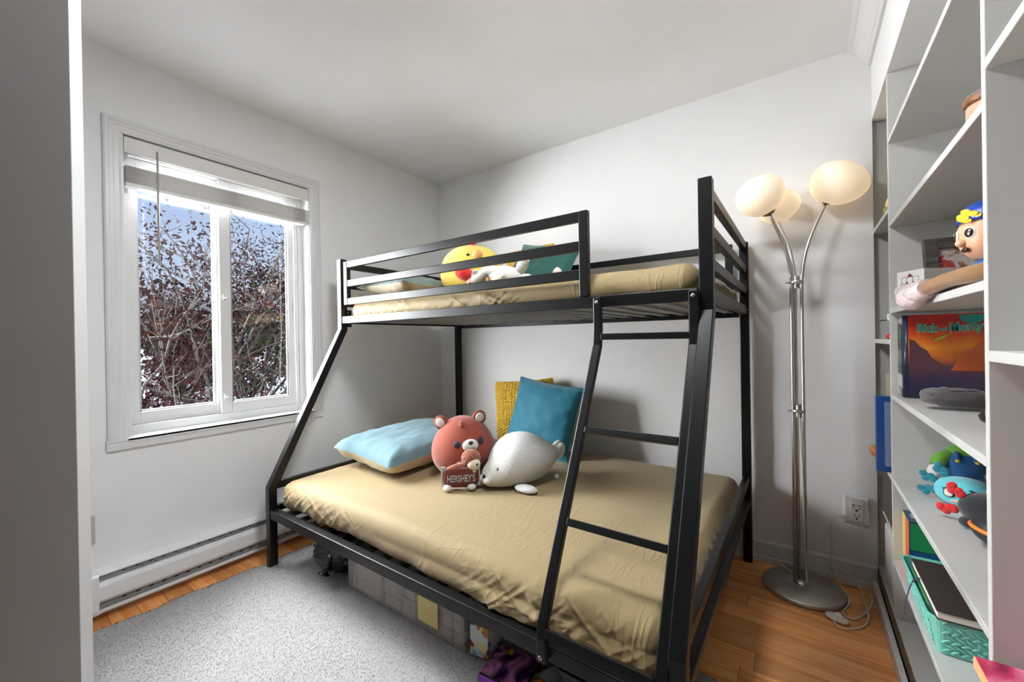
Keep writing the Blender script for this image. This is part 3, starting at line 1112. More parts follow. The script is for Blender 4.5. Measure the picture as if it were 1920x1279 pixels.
cordC = [(2.583, -0.052, 0.318), (2.560, -0.056, 0.305), (2.546, -0.055, 0.256), (2.552, -0.050, 0.188), (2.550, -0.048, 0.102), (2.562, -0.050, 0.037),
         (2.583, -0.068, CZ), (2.602, -0.146, CZ), (2.596, -0.219, CZ), (2.577, -0.273, CZ), (2.582, -0.307, CZ), (2.611, -0.313, CZ), (2.655, -0.229, CZ), (2.682, -0.132, CZ),
         (2.676, -0.060, CZ), (2.646, -0.042, CZ+0.003), (2.600, -0.046, CZ+0.003), (2.560, -0.040, CZ)]
MB().tube(smooth_path(cordC), 0.0032, 8).build('power_cord', MT['cord'], lamp)
cordD = [(2.515, -0.038, CZ), (2.535, -0.034, 0.045), (2.563, -0.036, 0.072), (2.608, -0.040, 0.052), (2.650, -0.060, 0.014), (2.654, -0.159, CZ+0.006), (2.656, -0.271, CZ+0.006),
         (2.635, -0.344, CZ), (2.585, -0.398, CZ), (2.550, -0.398, CZ), (2.542, -0.372, 0.010)]
MB().tube(smooth_path(cordD), 0.0032, 8).build('switch_cord', MT['cord'], lamp)
sw = MB().ell((2.553, -0.353, 0.011), (0.040, 0.024, 0.0105), rot(0, 0, -0.35), nu=24, nv=10, pw=2.6).build('foot_switch', MT['cord'], lamp)
MB().ell((2.556, -0.346, 0.0215), (0.014, 0.014, 0.006), nu=18, nv=8).build('switch_button', MT['white_plastic'], sw)
MB().box(2.574, 2.592, -0.062, -0.036, 0.309, 0.327).box(2.592, 2.602, -0.055, -0.036, 0.312, 0.324).build('plug', MT['white_plastic'], lamp, bevel=0.003)

# wall outlet adapter
out_ = thing('outlet_adapter', (2.641, 0.0, 0.345), 'white multi-socket outlet adapter on the wall beside the lamp', 'outlet')
MB().box(2.595, 2.687, -0.030, -0.0006, 0.282, 0.408).build('housing', MT['white_plastic'], out_, bevel=0.010, bseg=3)
fc = MB().box(2.619, 2.666, -0.040, -0.029, 0.298, 0.392).build('front_face', MT['white_plastic'], out_, bevel=0.006, bseg=3)
for (xa, xb, za, zb) in ((2.626, 2.638, 0.372, 0.3755), (2.646, 2.658, 0.372, 0.3755), (2.627, 2.634, 0.362, 0.364), (2.649, 2.657, 0.360, 0.363), (2.638, 2.646, 0.348, 0.356),
                         (2.634, 2.6365, 0.324, 0.334), (2.648, 2.6505, 0.324, 0.332), (2.639, 2.645, 0.312, 0.319)):
    MB().box(xa, xb, -0.0406, -0.0398, za, zb).build('socket_slot', MT['slot'], fc)

# ------------------------------------------------------------------ built-in bookcase
bc = thing('bookcase', (XR+0.15, -1.2, 0.06), 'white built-in bookcase with tall cubbies along the right wall', 'bookcase')
SD = XR+0.318
def bpart2(name, mb, mm=None, bevel=0.0015):
    return mb.build(name, mm or MT['shelf'], bc, bevel=bevel)
bpart2('side_panel', MB().box(XR+0.001, SD, 0.034, 0.0515, 0.10, 2.098))
bpart2('divider', MB().box(XR, SD, -0.400, -0.382, 0.10, 2.098))
bpart2('divider', MB().box(XR, SD, -1.3705, -1.3525, 0.10, 2.098))
bpart2('side_panel', MB().box(XR, SD, -2.3595, -2.3415, 0.10, 2.098))
bpart2('back_panel', MB().box(SD, SD+0.0015, -2.359, 0.05, 0.10, 2.098))
bpart2('bottom_shelf', MB().box(XR+0.003, SD, -2.3595, 0.0515, 0.078, 0.0995))
bpart2('bottom_edge', MB().box(XR-0.001, XR+0.0028, -2.3595, 0.03, 0.056, 0.0955), MT['raw_edge'], 0)
for zt in (1.610, 1.122, 0.6165):
    bpart2('shelf_board', MB().box(XR, SD, -0.3815, 0.0335, zt-0.018, zt))
for zt in (1.858, 1.551, 1.236, 0.923, 0.617, 0.318):
    bpart2('shelf_board', MB().box(XR, SD, -1.352, -0.4005, zt-0.018, zt))
for zt in (1.617, 1.112, 0.560):
    bpart2('shelf_board', MB().box(XR, SD, -2.341, -1.371, zt-0.019, zt))

# ------------------------------------------------------------------ pillows and cushions
MT['blue_cotton'] = mat('blue_grey_cotton', S(96, 128, 138), 0.8, sheen=0.2, bump=0.1, bscale=350, var=0.05)
MT['cream_cotton'] = mat('cream_cotton', S(200, 190, 164), 0.8, sheen=0.2, bump=0.1, bscale=350, var=0.04)
MT['teal_velvet'] = mat('teal_velvet', S(14, 116, 142), 0.7, sheen=0.5, bump=0.1, bscale=300, var=0.12, vscale=5)
MT['green_velvet'] = mat('dark_green_velvet', S(26, 94, 88), 0.7, sheen=0.5, bump=0.1, bscale=300, var=0.12, vscale=5)
MT['mustard_knit'] = mat('mustard_knit', S(232, 194, 72), 0.9, sheen=0.3, bump=0.3, bscale=300, var=0.12, vscale=40)
MT['grey_satin'] = mat('silver_blue_satin', S(118, 140, 142), 0.45, sheen=0.2, bump=0.1, bscale=200, var=0.1, vscale=12, stretch=(1, 6, 1))

def pillow_shells(w, d, h, R, c, amp, seed, ears=0.06, n=30, pw=2.4, ex=0.55):
    return [(tf(v, R, c), f) for v, f in cushion(w, d, h, ears=ears, n=n, amp=amp, seed=seed, pw=pw, ex=ex)]

def cushion_thing(name, label, w, d, h, R, c, mm, seed, amp=0.004, ears=0.05, base=None, group=None, piping=None):
    c = Vector(c)
    t = thing(name, base or c, label, 'cushion', group)
    sh = pillow_shells(w, d, h, R, c, amp, seed, ears)
    for nme, (v, f) in zip(('front_panel', 'back_panel'), sh):
        MB().add(v, f, True).build(nme, mm, t)
    if piping:
        pts = []
        n = 24
        us = np.linspace(-1, 1, n)
        def e(u, v):
            return R @ Vector((u*w/2*(1-ears*(1-v*v)), v*d/2*(1-ears*(1-u*u)), 0)) + c
        loop = [e(u, -1) for u in us] + [e(1, v) for v in us[1:]] + [e(u, 1) for u in us[::-1][1:]] + [e(-1, v) for v in us[::-1][1:]]
        MB().tube(loop, 0.0035, 6).build('piping', piping, t)
    return t

def knit_cushion(label, w, d, h, R, c, seed, group=None):
    c = Vector(c)
    t = thing('knit_cushion', c, label, 'cushion', group)
    n = 120
    us = np.linspace(-1, 1, n)
    U, Vv = np.meshgrid(us, us)
    for sgn, nme in ((1, 'front_panel'), (-1, 'back_panel')):
        T = np.clip(1-np.abs(U)**2.6, 0, 1)**0.5*np.clip(1-np.abs(Vv)**2.6, 0, 1)**0.5
        kx = np.abs(np.sin(np.pi*(U*9)))
        ph = np.where(np.floor(U*9) % 2 == 0, 0.0, 0.5)
        ky = np.abs(np.sin(np.pi*(Vv*10+ph)))
        knot = (kx**0.6)*(0.35+0.65*ky**0.7)
        x = U*w/2*(1-0.05*(1-Vv**2))
        y = Vv*d/2*(1-0.05*(1-U**2))
        z = sgn*(h/2*T + 0.021*knot*np.clip(T*4, 0.25, 1))
        P = np.stack([x.ravel(), y.ravel(), z.ravel()], 1)
        idx = np.arange(n*n).reshape(n, n)
        f = np.stack([idx[:-1, :-1].ravel(), idx[:-1, 1:].ravel(), idx[1:, 1:].ravel(), idx[1:, :-1].ravel()], 1)
        if nme == 'back_panel':
            pass
        Rn = np.array(R)
        MB().add((P @ Rn.T + np.array(c)).tolist(), f.tolist(), True).build(nme, MT['mustard_knit'], t)
    return t

def stand(lean, roll, yaw=0.0):
    """cushion standing up: its front (local +z) faces -y, leaning back by lean, rolled in its own plane"""
    return rot(0, 0, yaw) @ rot(math.pi/2-lean) @ rot(0, 0, roll)

# pillow lying on the lower bunk
c = Vector((0.550, -0.79, 0.545))
t = thing('bed_pillow', (0.545, -0.79, 0.45), 'plump blue grey bed pillow with cream underside on lower bunk', 'pillow')
sh = pillow_shells(0.53, 0.70, 0.165, rot(0.03, 0.05, -0.05), c, 0.006, 4, ears=0.045, n=44, pw=4.5, ex=0.42)
MB().add(sh[0][0], sh[0][1], True).build('top_panel', MT['blue_cotton'], t)
MB().add(sh[1][0], sh[1][1], True).build('underside', MT['cream_cotton'], t)
knit_cushion('mustard chunky knit cushion behind the blue cushion on lower bunk', 0.47, 0.41, 0.12, stand(0.10, 0.10), (0.905, -0.118, 0.668), 3)
cushion_thing('throw_cushion', 'teal blue square throw cushion leaning on the wall of lower bunk', 0.455, 0.44, 0.15, stand(0.30, -0.12), (1.150, -0.290, 0.668), MT['teal_velvet'], 6, 0.005, piping=MT['teal_velvet'])
# upper bunk
c = Vector((0.49, -0.70, 1.470))
t = thing('bed_pillow', (0.56, -0.66, 1.40), 'flat silvery grey pillow at the window end of upper bunk', 'pillow')
sh = pillow_shells(0.39, 0.56, 0.145, rot(0, 0, 0.05), c, 0.006, 9, ears=0.06)
MB().add(sh[0][0], sh[0][1], True).build('top_panel', MT['grey_satin'], t)
MB().add(sh[1][0], sh[1][1], True).build('underside', MT['cream_cotton'], t)
knit_cushion('mustard knit cushion mostly hidden on the upper bunk', 0.36, 0.34, 0.10, stand(0.22, 0.05), (0.985, -0.15, 1.590), 5)
cushion_thing('throw_cushion', 'dark green velvet throw cushion on the upper bunk', 0.44, 0.34, 0.14, stand(0.46, -0.20), (1.170, -0.31, 1.570), MT['green_velvet'], 8, 0.005, piping=MT['green_velvet'])

# ------------------------------------------------------------------ soft toys
MT['bear_fur'] = mat('russet_plush', S(142, 60, 38), 0.85, sheen=0.35, bump=0.15, bscale=260, var=0.08, vscale=9)
MT['white_plush'] = mat('white_plush', S(214, 211, 206), 0.9, sheen=0.4, bump=0.2, bscale=240, var=0.03)
MT['seal_fur'] = mat('seal_plush', S(216, 214, 212), 0.95, sheen=0.4, bump=0.8, bscale=150, var=0.12, vscale=60, bdist=0.010)
MT['cream_plush'] = mat('cream_plush', S(228, 214, 198), 0.9, sheen=0.4, bump=0.3, bscale=200, var=0.05)
MT['brown_curly'] = mat('brown_curly_plush', S(150, 90, 66), 0.95, sheen=0.4, bump=0.9, bscale=120, var=0.35, vscale=60, bdist=0.01)
MT['navy'] = mat('navy_embroidery', S(34, 40, 64), 0.5)
MT['dark'] = mat('dark_embroidery', S(32, 28, 28), 0.5)
MT['maroon'] = mat('maroon_satin', S(104, 40, 36), 0.45, var=0.08)
MT['silver'] = mat('silver_fabric', S(172, 176, 182), 0.4)
MT['yellow_plush'] = mat('yellow_plush', S(244, 218, 104), 0.9, sheen=0.4, bump=0.15, bscale=260, var=0.04)
MT['red_plush'] = mat('red_plush', S(206, 40, 28), 0.85, sheen=0.3, bump=0.15, bscale=260)
MT['orange_plush'] = mat('orange_plush', S(240, 172, 108), 0.85, sheen=0.3, bump=0.15, bscale=260)
MT['pink_plush'] = mat('pink_plush', S(226, 172, 156), 0.85, sheen=0.3)

class Fr:
    """local frame: x to the right, -y towards what it faces, z up"""
    def __init__(s, c, phi=0.0, roll=0.0, pitch=0.0):
        s.c = Vector(c)
        s.R = rot(0, 0, phi) @ rot(pitch) @ rot(0, roll)
    def p(s, *q):
        return s.c + s.R @ Vector(q)
    def on(s, rad, az, el, k=1.0):
        """point on an ellipsoid of radii rad, az to the right of the face, el upwards; and its outward frame"""
        u = Vector((math.sin(az)*math.cos(el), -math.cos(az)*math.cos(el), math.sin(el)))
        q = Vector((u.x*rad[0]*k, u.y*rad[1]*k, u.z*rad[2]*k))
        n = Vector((u.x/rad[0], u.y/rad[1], u.z/rad[2])).normalized()
        Rn = Vector((0, -1, 0)).rotation_difference(n).to_matrix()
        return s.c + s.R @ q, s.R @ Rn

# round russet bear
bear = thing('plush_bear', (1.03, -0.87, 0.445), 'round russet brown plush bear with white muzzle on lower bunk', 'soft toy')
F_ = Fr((1.018, -0.858, 0.598), 0.742, -0.10)
BR = (0.163, 0.148, 0.160)
def pear(u, q):
    k = 1.0 + 0.10*(-u.z) - 0.03*u.z*u.z
    return Vector((q.x*k, q.y*k, q.z if u.z > 0 else q.z*0.96))
MB().ell(F_.c, BR, F_.R, nu=40, nv=26, fn=pear).build('body', MT['bear_fur'], bear)
for az, el, k in ((-0.72, 0.85, 1.06), (0.78, 0.92, 1.07)):
    sx_ = math.copysign(1, az)
    q = F_.p(sx_*0.098, -0.01, 0.140)
    Re = F_.R @ rot(0, sx_*0.5, sx_*0.15)
    ear = MB().ell(q, (0.036, 0.016, 0.038), Re, nu=20, nv=12).build('ear', MT['bear_fur'], bear)
    MB().ell(q + Re @ Vector((0, -0.0115, 0.002)), (0.022, 0.008, 0.025), Re, nu=16, nv=10).build('inner_ear', MT['white_plush'], ear)
for az in (-0.16, 0.62):
    q, Rn = F_.on(BR, az, 0.30, 1.0)
    MB().ell(q, (0.0165, 0.006, 0.0175), Rn, nu=18, nv=10).build('eye', MT['navy'], bear)
q, Rn = F_.on(BR, 0.24, 0.22, 1.0)
muz = MB().ell(q, (0.040, 0.020, 0.030), Rn, nu=24, nv=14).build('muzzle', MT['white_plush'], bear)
MB().ell(q + Rn @ Vector((0, -0.019, 0.012)), (0.012, 0.006, 0.009), Rn, nu=14, nv=8).build('nose', MT['dark'], muz)
MB().tube([q + Rn @ Vector((x_, -0.0205+abs(x_)*0.15, -0.010+abs(x_)*abs(x_)*12 - 0.004)) for x_ in np.linspace(-0.016, 0.016, 9)], 0.0014, 6).build('mouth', MT['dark'], muz)
q, Rn = F_.on(BR, 0.08, 0.98, 1.0)
MB().ell(q, (0.016, 0.014, 0.022), Rn, nu=16, nv=10).build('tuft', MT['bear_fur'], bear)

# little monkey-like toy hugging a chocolate bar
hug = thing('plush_toy', (1.14, -0.985, 0.445), 'small curly brown plush toy hugging a chocolate bar on lower bunk', 'soft toy')
G = Fr((1.132, -0.995, 0.512), 0.70, -0.02, 0.12)
MB().ell(G.p(0.045, 0.012, 0.072), (0.046, 0.040, 0.044), G.R, nu=24, nv=16).build('head', MT['brown_curly'], hug)
hd = MB().ell(G.p(0.058, -0.012, 0.052), (0.032, 0.026, 0.030), G.R, nu=20, nv=12).build('face', MT['cream_plush'], hug)
MB().ell(G.p(0.074, -0.034, 0.058), (0.005, 0.003, 0.006), G.R, nu=10, nv=6).build('eye', MT['dark'], hd)
MB().ell(G.p(0.054, -0.016, 0.022), (0.020, 0.016, 0.022), G.R, nu=16, nv=10).build('chin', MT['cream_plush'], hd)
MB().ell(G.p(0.005, 0.035, -0.005), (0.060, 0.030, 0.055), G.R, nu=24, nv=14).build('body', MT['brown_curly'], hug)
MB().tube(smooth_path([G.p(0.06, 0.02, 0.028), G.p(0.0, -0.012, 0.046), G.p(-0.052, -0.014, 0.036), G.p(-0.072, 0.0, 0.016)]), 0.014, 10).build('arm', MT['brown_curly'], hug)
MB().ell(G.p(-0.083, 0.0, -0.02), (0.014, 0.014, 0.026), G.R, nu=14, nv=10).build('hand', MT['cream_plush'], hug)
for sx_ in (-0.068, 0.045):
    MB().tube([G.p(sx_*0.8, 0.01, -0.035), G.p(sx_, -0.006, -0.052)], [0.018, 0.015], 10).build('leg', MT['maroon'], hug)
    ft = MB().ell(G.p(sx_, -0.028, -0.050), (0.021, 0.024, 0.0155), G.R, nu=16, nv=10).build('foot', MT['white_plush'], hug)
def pouch(u, q):
    return Vector((q.x, q.y*(1-0.35*abs(u.x)**4), q.z))
bar = MB().ell(G.p(-0.004, -0.014, -0.004), (0.086, 0.022, 0.050), G.R, nu=32, nv=16, pw=3.4, fn=pouch).build('chocolate_bar', MT['maroon'], hug)
for sx_ in (-1, 1):
    MB().cbox(G.p(-0.004+sx_*0.081, -0.014, -0.002), (0.020, 0.010, 0.098), G.R).build('foil_end', MT['silver'], bar, bevel=0.003)
TR_ = G.R @ rot(math.pi/2)
text_mesh('bar_lettering', "HERSHEY'S", 0.046, MT['silver'], bar, G.p(-0.002, -0.0365, -0.006), TR_, extrude=0.0012, sx=0.60, bold=0.0008)

# white seal
seal = thing('plush_seal', (1.30, -0.75, 0.445), 'white fluffy plush seal lying beside the russet bear', 'soft toy')
n0 = Vector((1.226, -0.952, 0))
d_ = Vector((0.435, 0.90, 0)).normalized()
s_ = Vector((d_.y, -d_.x, 0))
prof = [(0.000, 0.004, 0.500), (0.004, 0.026, 0.501), (0.014, 0.043, 0.503), (0.032, 0.055, 0.508), (0.048, 0.062, 0.514), (0.062, 0.078, 0.526), (0.085, 0.100, 0.544), (0.125, 0.119, 0.560),
        (0.180, 0.128, 0.567), (0.240, 0.124, 0.566), (0.295, 0.108, 0.560), (0.345, 0.080, 0.556), (0.385, 0.052, 0.558), (0.410, 0.032, 0.562), (0.420, 0.010, 0.564)]
vs, fs = [], []
NS = 28
for (tt, r_, zc) in prof:
    for k in range(NS):
        a = 2*math.pi*k/NS
        zz = r_*math.sin(a)
        p_ = n0 + d_*tt + s_*(r_*1.04*math.cos(a)) + Vector((0, 0, max(zc+zz, 0.444)))
        vs.append(p_)
for j in range(len(prof)-1):
    for k in range(NS):
        fs.append((j*NS+k, j*NS+(k+1) % NS, (j+1)*NS+(k+1) % NS, (j+1)*NS+k))
MB().add(vs, fs, True).build('body', MT['seal_fur'], seal, sub=1)
def sp(tt, si, zz):
    return n0 + d_*tt + s_*si + Vector((0, 0, zz))
Rs = Matrix((d_, Vector((0, 0, 1)).cross(d_), Vector((0, 0, 1)))).transposed()
MB().ell(sp(0.002, 0.010, 0.506), (0.009, 0.013, 0.011), Rs, nu=14, nv=8).build('nose', MT['dark'], seal)
for sg in (-1, 1):
    MB().ell(sp(0.050, sg*0.056, 0.545), (0.006, 0.005, 0.009), Rs, nu=10, nv=8).build('eye', MT['dark'], seal)
    MB().ell(sp(0.010, sg*0.022, 0.490), (0.020, 0.022, 0.018), Rs, nu=14, nv=10).build('cheek', MT['white_plush'], seal)
MB().ell(sp(0.150, 0.140, 0.463), (0.032, 0.058, 0.018), Rs @ rot(0, 0, 0.5), nu=18, nv=10).build('flipper', MT['seal_fur'], seal)
MB().ell(sp(0.150, -0.125, 0.463), (0.032, 0.050, 0.018), Rs @ rot(0, 0, -0.5), nu=18, nv=10).build('flipper', MT['seal_fur'], seal)
for k_, (si, zz, rr_) in enumerate(((-0.022, 0.580, 0.5), (0.016, 0.570, -0.1))):
    MB().ell(sp(0.432, si, zz), (0.026, 0.019, 0.040), Rs @ rot(0.0, 0.45, 0) @ rot(rr_*0.6), nu=16, nv=12).build('tail_fin', MT['white_plush'], seal)
MB().cbox(sp(0.36, 0.085, 0.470), (0.030, 0.002, 0.018), Rs @ rot(0.2, 0.5, 0.3)).build('tag', MT['white_plastic'], seal)

# upper bunk toys: chick, white rabbit, red and white toy
chick = thing('plush_chick', (0.87, -0.58, 1.393), 'yellow dome-shaped plush chick with red comb on upper bunk', 'soft toy')
F_ = Fr((0.862, -0.58, 1.546), 0.715)
CR = (0.185, 0.165, 0.158)
def dome(u, q):
    k = 1.0 if u.z > 0 else 1.0 + 0.10*abs(u.z)**0.5*(1-abs(u.z))
    return Vector((q.x*k, q.y*k, max(q.z, -0.148)))
MB().ell(F_.c, CR, F_.R, nu=36, nv=24, fn=dome, pw=2.25).build('body', MT['yellow_plush'], chick)
MB().ell(F_.p(0.005, -0.03, 0.160), (0.017, 0.017, 0.020), F_.R, nu=16, nv=10).build('comb', MT['red_plush'], chick)
for az in (-0.16, 0.52):
    q, Rn = F_.on(CR, az, 0.50, 1.005)
    MB().ell(q, (0.015, 0.006, 0.013), Rn, nu=16, nv=8).build('eye', MT['dark'], chick)
q, Rn = F_.on(CR, 0.17, 0.50, 1.0)
MB().ell(q, (0.030, 0.034, 0.030), Rn, nu=18, nv=12).build('beak', MT['orange_plush'], chick)
rd = thing('plush_roll', (1.03, -0.80, 1.393), 'small red and white plush toy propped against the yellow chick', 'soft toy')
F_ = Fr((1.045, -0.775, 1.462), 0.75, 0.1)
MB().ell(F_.p(-0.055, 0, 0.028), (0.055, 0.045, 0.036), F_.R @ rot(0, 0.25), nu=22, nv=14).build('red_cap', MT['red_plush'], rd)
MB().ell(F_.p(0.005, 0, -0.012), (0.050, 0.045, 0.055), F_.R, nu=22, nv=14).build('body', MT['pink_plush'], rd)
wh = MB().ell(F_.p(0.004, -0.030, 0.022), (0.028, 0.020, 0.030), F_.R, nu=18, nv=12).build('white_patch', MT['white_plush'], rd)
sw_pts = []
for i in range(26):
    a = i*0.62
    r_ = 0.003+0.0007*i
    sw_pts.append(F_.p(0.004+r_*math.cos(a), -0.052+r_*0.28, 0.022+r_*math.sin(a)))
MB().tube(sw_pts, 0.0014, 6).build('swirl', MT['dark'], wh)
MB().ell(F_.p(0.062, -0.012, 0.012), (0.034, 0.034, 0.036), F_.R, nu=18, nv=12).build('cheek', MT['orange_plush'], rd)
MB().tube(smooth_path([F_.p(-0.03, -0.045, -0.02), F_.p(0.015, -0.052, -0.035), F_.p(0.045, -0.046, -0.012), F_.p(0.05, -0.045, 0.02)]), 0.003, 6).build('trim_cord', MT['dark'], rd)
rb = thing('plush_rabbit', (1.27, -0.87, 1.393), 'white plush rabbit lying with limbs spread on upper bunk', 'soft toy')
MB().ell((1.285, -0.825, 1.452), (0.095, 0.06, 0.052), rot(0, 0.18, 0.35), nu=26, nv=16).build('body', MT['white_plush'], rb)
MB().tube(smooth_path([(1.27, -0.86, 1.470), (1.21, -0.875, 1.482), (1.165, -0.885, 1.448), (1.135, -0.885, 1.440)]), [0.026]*7+[0.024]*6+[0.026]*5+[0.020], 12).build('arm', MT['white_plush'], rb)
MB().tube(smooth_path([(1.325, -0.80, 1.455), (1.365, -0.815, 1.482), (1.388, -0.82, 1.515), (1.400, -0.82, 1.530)]), [0.024]*7+[0.027]*6+[0.024]*4+[0.018, 0.006], 12).build('ear', MT['white_plush'], rb)
MB().tube(smooth_path([(1.30, -0.80, 1.44), (1.355, -0.80, 1.44), (1.40, -0.80, 1.425)]), [0.03]*5+[0.026]*5+[0.03]*2+[0.018], 12).build('leg', MT['white_plush'], rb)
MB().tube(smooth_path([(1.26, -0.88, 1.43), (1.305, -0.895, 1.436), (1.33, -0.90, 1.430)]), [0.018]*12+[0.010], 10).build('leg', MT['cream_plush'], rb)
tp = thing('plush_paw', (1.58, -0.78, 1.393), 'cream plush toy lying flat with one paw raised on upper bunk', 'soft toy')
MB().ell((1.57, -0.72, 1.420), (0.10, 0.06, 0.026), nu=22, nv=14).build('body', MT['cream_plush'], tp)
MB().tube(smooth_path([(1.52, -0.75, 1.42), (1.545, -0.79, 1.445), (1.565, -0.80, 1.455)]), [0.018]*11+[0.016, 0.008], 12).build('paw', MT['cream_plush'], tp)

# ------------------------------------------------------------------ things in the bookcase
def box_thing(name, label, cat, x0, x1, y0, y1, z0, z1, mm, bevel=0.0015, R=None):
    o = MB().box(x0, x1, y0, y1, z0, z1, R).build(name, mm, origin=((x0+x1)/2, (y0+y1)/2, z0), bevel=bevel)
    return tag(o, label, cat)
E5 = 0.0008
# upper cubbies -----------------------------------------------------
MT['pink_wax'] = mat('blush_ceramic', S(206, 158, 132), 0.4)
MT['lid_wood'] = wood('lid_wood', S(120, 78, 44), S(172, 118, 74), 0.45)
MT['lid_steel'] = mat('lid_top', S(140, 146, 154), 0.4)
can = thing('canister', (2.790, -1.135, 1.551+E5), 'blush ceramic canister with wooden lid on a high shelf', 'canister')
MB().lathe((2.790, -1.135, 1.551+E5), [(0.001, 0), (0.040, 0.0), (0.043, 0.004), (0.043, 0.072), (0.041, 0.076), (0.001, 0.076)], 30).build('jar', MT['pink_wax'], can)
lid = MB().lathe((2.790, -1.135, 1.627+E5), [(0.001, 0), (0.044, 0.0), (0.0475, 0.003), (0.0475, 0.014), (0.046, 0.016), (0.001, 0.016)], 30).build('lid', MT['lid_wood'], can)
MB().lathe((2.790, -1.135, 1.6432+E5), [(0.001, 0.003), (0.045, 0.003), (0.0465, 0.0)], 30).build('lid_top', MT['lid_steel'], lid)
kn = thing('drawer_knob', (2.745, -0.66, 1.858+E5), 'tiny pale ornament on the topmost shelf', 'ornament')
MB().lathe((2.752, -0.60, 1.858+E5), [(0.001, 0), (0.016, 0), (0.018, 0.01), (0.010, 0.025), (0.014, 0.036), (0.001, 0.042)], 18).build('figure', MT['white_plastic'], kn)
MB().ell((2.752, -0.60, 1.906), (0.009, 0.009, 0.010), nu=12, nv=8).build('head', MT['white_plastic'], kn)
# toy boy figure ----------------------------------------------------
MT['skin'] = mat('toy_skin', S(232, 176, 142), 0.4)
MT['hair'] = mat('toy_hair', S(96, 44, 34), 0.5)
MT['cap_blue'] = mat('cap_blue', S(22, 66, 160), 0.35)
MT['shirt_blue'] = mat('shirt_blue', S(30, 110, 182), 0.4)
MT['toy_yellow'] = mat('toy_yellow', S(236, 196, 52), 0.35)
MT['white_gloss'] = mat('white_gloss', S(245, 244, 240), 0.25)
MT['brown_eye'] = mat('brown_eye', S(58, 28, 20), 0.25)
boy = thing('toy_figure', (2.792, -1.085, 1.236+E5), 'plastic toy boy in a blue cap sitting on the shelf', 'toy')
F_ = Fr((2.796, -1.078, 1.362), -1.32)
HR = (0.050, 0.050, 0.056)
MB().ell(F_.c, HR, F_.R, nu=32, nv=22, pw=2.4).build('head', MT['skin'], boy)
def cap(u, q):
    return Vector((q.x, q.y, max(q.z, 0.0)))
cp = MB().ell(F_.p(0, 0.002, 0.026), (0.053, 0.054, 0.050), F_.R, nu=32, nv=20, fn=cap, pw=2.3).build('cap', MT['cap_blue'], boy)
for k_, (az, el, ln) in enumerate(((0.10, 0.25, 0.032), (0.34, 0.42, 0.034), (0.52, 0.28, 0.026), (0.20, 0.12, 0.030), (0.05, 0.52, 0.026))):
    u = Vector((math.sin(az)*math.cos(el), -math.cos(az)*math.cos(el), math.sin(el)))
    q = F_.p(u.x*0.0535, 0.002+u.y*0.0545, 0.026+u.z*0.0505)
    Rn = F_.R @ Vector((0, -1, 0)).rotation_difference(u).to_matrix()
    MB().ell(q, (ln*0.70, 0.0022, 0.0068), Rn @ rot(0, 0.35), nu=14, nv=8).build('cap_flame', MT['toy_yellow'], cp)
MB().ell(F_.p(0.014, 0.020, 0.010), (0.042, 0.036, 0.030), F_.R, nu=20, nv=12).build('hair', MT['hair'], boy)
for az in (-0.42, 0.42):
    q, Rn = F_.on(HR, az, 0.02, 1.02)
    ey_ = MB().ell(q, (0.0115, 0.004, 0.0135), Rn, nu=18, nv=10).build('eye', MT['white_gloss'], boy)
    MB().ell(q + Rn @ Vector((0, -0.0028, 0)), (0.0088, 0.003, 0.0102), Rn, nu=16, nv=8).build('iris', MT['brown_eye'], ey_)
    MB().ell(q + Rn @ Vector((0.003, -0.0054, 0.004)), (0.002, 0.001, 0.002), Rn, nu=8, nv=6).build('glint', MT['white_gloss'], ey_)
    q, Rn = F_.on(HR, az, 0.42, 1.0)
    MB().ell(q, (0.012, 0.0025, 0.0028), Rn, nu=12, nv=6).build('eyebrow', MT['hair'], boy)
MB().ell(F_.p(0, -0.050, -0.018), (0.010, 0.011, 0.009), F_.R, nu=14, nv=10).build('nose', MT['skin'], boy)
MB().ell(F_.p(0.004, -0.047, -0.034), (0.010, 0.004, 0.006), F_.R, nu=14, nv=8).build('mouth', MT['brown_eye'], boy)
MB().ell((2.800, -1.075, 1.276), (0.036, 0.032, 0.038), F_.R, nu=26, nv=16, pw=2.4).build('torso', MT['shirt_blue'], boy)
for k_, (dx_, dz_) in enumerate(((-0.012, 0.010), (-0.020, -0.006), (-0.004, -0.014))):
    MB().ell(F_.p(0.018+dx_, -0.028, -0.084+dz_), (0.012, 0.004, 0.006), F_.R @ rot(0, 0.6*k_), nu=12, nv=8).build('shirt_flame', MT['toy_yellow'], boy)
for off in (0.0, 0.028):
    MB().tube(smooth_path([(2.782+off, -1.05, 1.254), (2.768+off, -0.99, 1.262), (2.755+off, -0.93, 1.256)]), [0.014]*12+[0.012], 12).build('leg', MT['toy_yellow'], boy)
    MB().ell((2.752+off, -0.915, 1.257), (0.012, 0.022, 0.0185), nu=14, nv=10).build('shoe', MT['toy_yellow'], boy)
